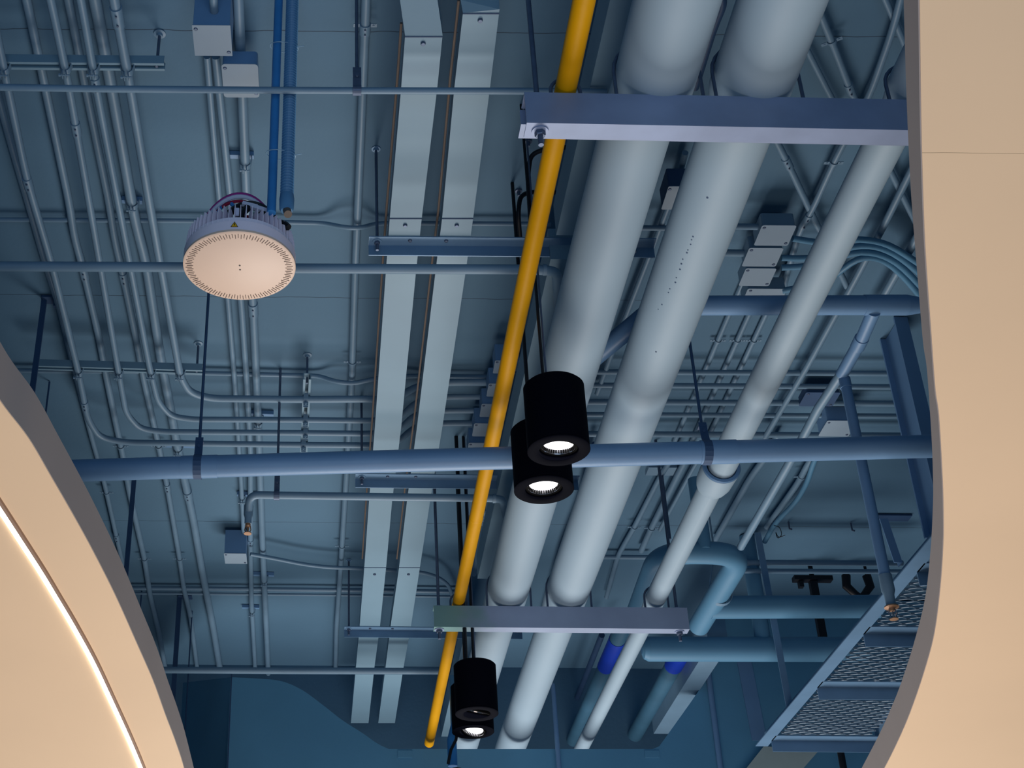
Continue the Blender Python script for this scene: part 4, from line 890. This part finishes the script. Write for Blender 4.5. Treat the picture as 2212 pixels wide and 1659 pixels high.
# ------------------------------------------------------------------ black cylinder lamps
def lens_mat():
    m = E_LENS; nt = m.node_tree; b = nt.nodes['Principled BSDF']; tc = nt.nodes.new('ShaderNodeTexCoord'); v = nt.nodes.new('ShaderNodeTexVoronoi'); v.inputs['Scale'].default_value = 130; v.inputs['Randomness'].default_value = .15
    nt.links.new(tc.outputs['Object'], v.inputs['Vector']); r = nt.nodes.new('ShaderNodeValToRGB'); r.color_ramp.elements[0].position = .08; r.color_ramp.elements[0].color = (.12, .12, .13, 1); r.color_ramp.elements[1].position = .22; r.color_ramp.elements[1].color = (1, .98, .97, 1)
    nt.links.new(v.outputs['Distance'], r.inputs['Fac']); nt.links.new(r.outputs['Color'], b.inputs['Emission Color']); b.inputs['Emission Strength'].default_value = 3.0
lens_mat()
def lamp(px, py, wpx, tilt, label, cord_to, R=.115, Hh=.27, glow=60):
    zc_ = FPX * 2 * R / wpx; d = ray(px, py); c = CAMP + d * zc_
    root = empty('pendant_spotlight', c, label, 'pendant lamp', 'black cylinder pendants')
    del root['group']
    Ri = R * .63; rec = .06
    obj('cylinder_body', MB().lathe(c, [(0, Hh), (R - .008, Hh), (R, Hh - .008), (R, .006), (R - .003, .003), (R - .003, .003)], 72).lathe(c, [(R - .004, .004), (R, .002), (R + .001, -.003), (R - .003, -.006), (Ri + .004, -.006), (Ri, -.003), (Ri, rec), (0, rec)], 72), P_BLACK, root)
    ax = Vector((math.sin(tilt[0]), math.sin(tilt[1]), 1)).normalized(); mc = c + Vector((0, 0, .012))
    g = obj('gimbal_ring', MB().lathe(mc, [(Ri * .97, -.004), (Ri * .99, .0), (Ri * .97, .008), (Ri * .9, .008), (Ri * .87, -.002), (Ri * .9, -.006), (Ri * .97, -.004)], 60, ax=ax), P_BLACKF, root)
    rf = MB().lathe(mc, [(Ri * .86, -.002), (Ri * .84, .002), (Ri * .78, .022), (Ri * .2, .026)], 60, ax=ax)
    obj('reflector', rf, P_CHROME, g)
    obj('lens', MB().lathe(mc, [(0, .014), (Ri * .77, .014), (Ri * .77, .02), (0, .02)], 48, ax=ax), E_LENS, g, 'glowing white lens with dotted facets')
    nb = MB()
    u = ax.orthogonal().normalized(); w = ax.cross(u)
    for k in range(40):
        a = 2 * math.pi * k / 40; n_ = u * math.cos(a) + w * math.sin(a); q = mc + n_ * Ri * .80 + ax * .007
        nb.box(q, n_ * .0012, ax.cross(n_) * .0016, ax * .006 - n_ * .0015)
    obj('reflector_ribs', nb, P_BLACKF, g)
    # cords
    for i, (dx, dy, rr, m) in enumerate(cord_to):
        a = c + Vector((dx, dy, Hh - .002)); obj('cord', MB().tube([a, a + Vector((0, 0, .3)), Vector((a.x, a.y, 5.798))], rr, 8), m, root)
    return root
lamp(1207, 972, 134, (.05, -.10), 'larger front black cylinder lamp, upper one of the middle pair', [(-.035, 0, .006, P_CABLE), (-.022, .004, .004, P_ROD)], R=.111)
lamp(1175, 1057, 128, (.0, .0), 'black cylinder lamp half hidden behind the front one in the middle pair', [(-.035, 0, .008, P_CABLE)], R=.116)
lamp(1030, 1541, 92.5, (.22, -.30), 'front black cylinder lamp of the bottom pair, its bulb tilted away', [(-.045, 0, .011, P_CABLE), (-.005, 0, .007, P_CABLE), (.005, .004, .003, P_ROD)], R=.112)
lamp(1022, 1580, 90.5, (.35, .28), 'lowest black cylinder lamp with bright lens tilted sideways', [(-.03, .02, .007, P_CABLE)], R=.118)
# loose black cables near the top beam
def cable(pts, hs, r, label):
    P = [PZ(x, y, h) for (x, y), h in zip(pts, hs)]; obj('black_cable', MB().tube(fillet(P, .12), r, 10), P_CABLE, label=label, cat='cable')
cable([(1226, 318), (1175, 322), (1146, 335), (1140, 380), (1146, 470), (1150, 560)], [4.0, 4.0, 3.98, 3.9, 3.75, 3.6], .010, 'black cable looping out behind the yellow pipe just below the beam')
cable([(1205, 416), (1150, 414), (1124, 422), (1119, 460), (1125, 530)], [4.05, 4.05, 4.0, 3.9, 3.85], .010, 'second black cable loop hooked left of the yellow pipe')
for x, y, l in ((1141, 305, 'upper'), (1120, 412, 'lower')):
    c = PZ(x, y, 4.199); obj('cable_anchor', MB().lathe(c, [(0, -.03), (.006, -.03), (.008, -.008), (.016, -.006), (.016, 0)], 12), P_ROD, label=l + ' ceiling anchor of the black cable loops', cat='anchor')
GROUPS = [('hung conduit', 'conduits hung from the left strut racks'), ('of five crosswise', 'crosswise conduits behind the slim pale pipe'),
 ('of three ceiling', 'parallel ceiling conduits right of the middle fat pipe'), ('of four arching', 'arching conduits beside the right box stack'),
 ('of two crosswise', 'pipes behind the catwalk'), ('short strut', 'short struts clamping ceiling conduits'), ('short dark strut', 'short struts clamping ceiling conduits'),
 ('small junction box', 'small junction boxes behind the yellow pipe'), ('junction box in the stack', 'junction boxes stacked left of the slim pale pipe'),
 ('cylinder lamp', 'black cylinder pendant lamps'), ('fat pale insulated', 'pale insulated pipes on the channel beams'), ('slimmer pale pipe', 'pale insulated pipes on the channel beams'),
 ('flat pale cable trays', 'flat cable trays'), ('angle rail', 'steel angle rails under the cable trays'), ('clip hanger', 'clip hangers holding pipes'), ('clevis hanger', 'clevis hangers in the cutout'),
 ('disc light', 'round disc lights'), ('steel channel beam', 'channel beams under the fat pipes'), ('small hook', 'hooks on the bare ceiling'), ('ceiling conduit', 'conduits fixed to the ceiling'),
 ('crosswise', 'conduits fixed to the ceiling'), ('slotted strut rack', 'slotted strut racks'), ('hanger bar', 'steel hanger bars at the catwalk'), ('thick teal pipe', 'thick teal pipes'), ('rounded conduit fitting', 'rounded conduit fittings'), ('ceiling anchor', 'cable anchors')]
WANT = {'conduit': ('conduit',), 'disc light': ('disc_fixture',), 'clip hanger': ('pipe_hanger',), 'angle rail': ('angle_rail',)}
for o in bpy.data.objects:
    l = o.get('label') if o.parent is None else None
    if l and 'group' not in o:
        for key, g in GROUPS:
            if key in l:
                nm = o.name.split('.')[0]
                if ('conduit' in key or 'crosswise' in key) and key != 'rounded conduit fitting' and nm != 'conduit': continue
                if key == 'disc light' and nm != 'disc_fixture': continue
                if key == 'clip hanger' and nm != 'pipe_hanger': continue
                if key == 'angle rail' and nm != 'angle_rail': continue
                if key == 'steel channel beam' and nm != 'support_beam': continue
                if key in ('hanger bar',) and nm != 'hanger_bar': continue
                if key == 'thick teal pipe' and nm not in ('water_pipe', 'loop_pipe'): continue
                if key == 'flat pale cable trays' and nm != 'cable_tray': continue
                if key.startswith('short') and nm != 'short_strut': continue
                if key == 'cylinder lamp' and nm != 'pendant_spotlight': continue
                o['group'] = g; break
for o in bpy.data.objects:
    for k in ('_w', '_r'):
        if k in o: del o[k]
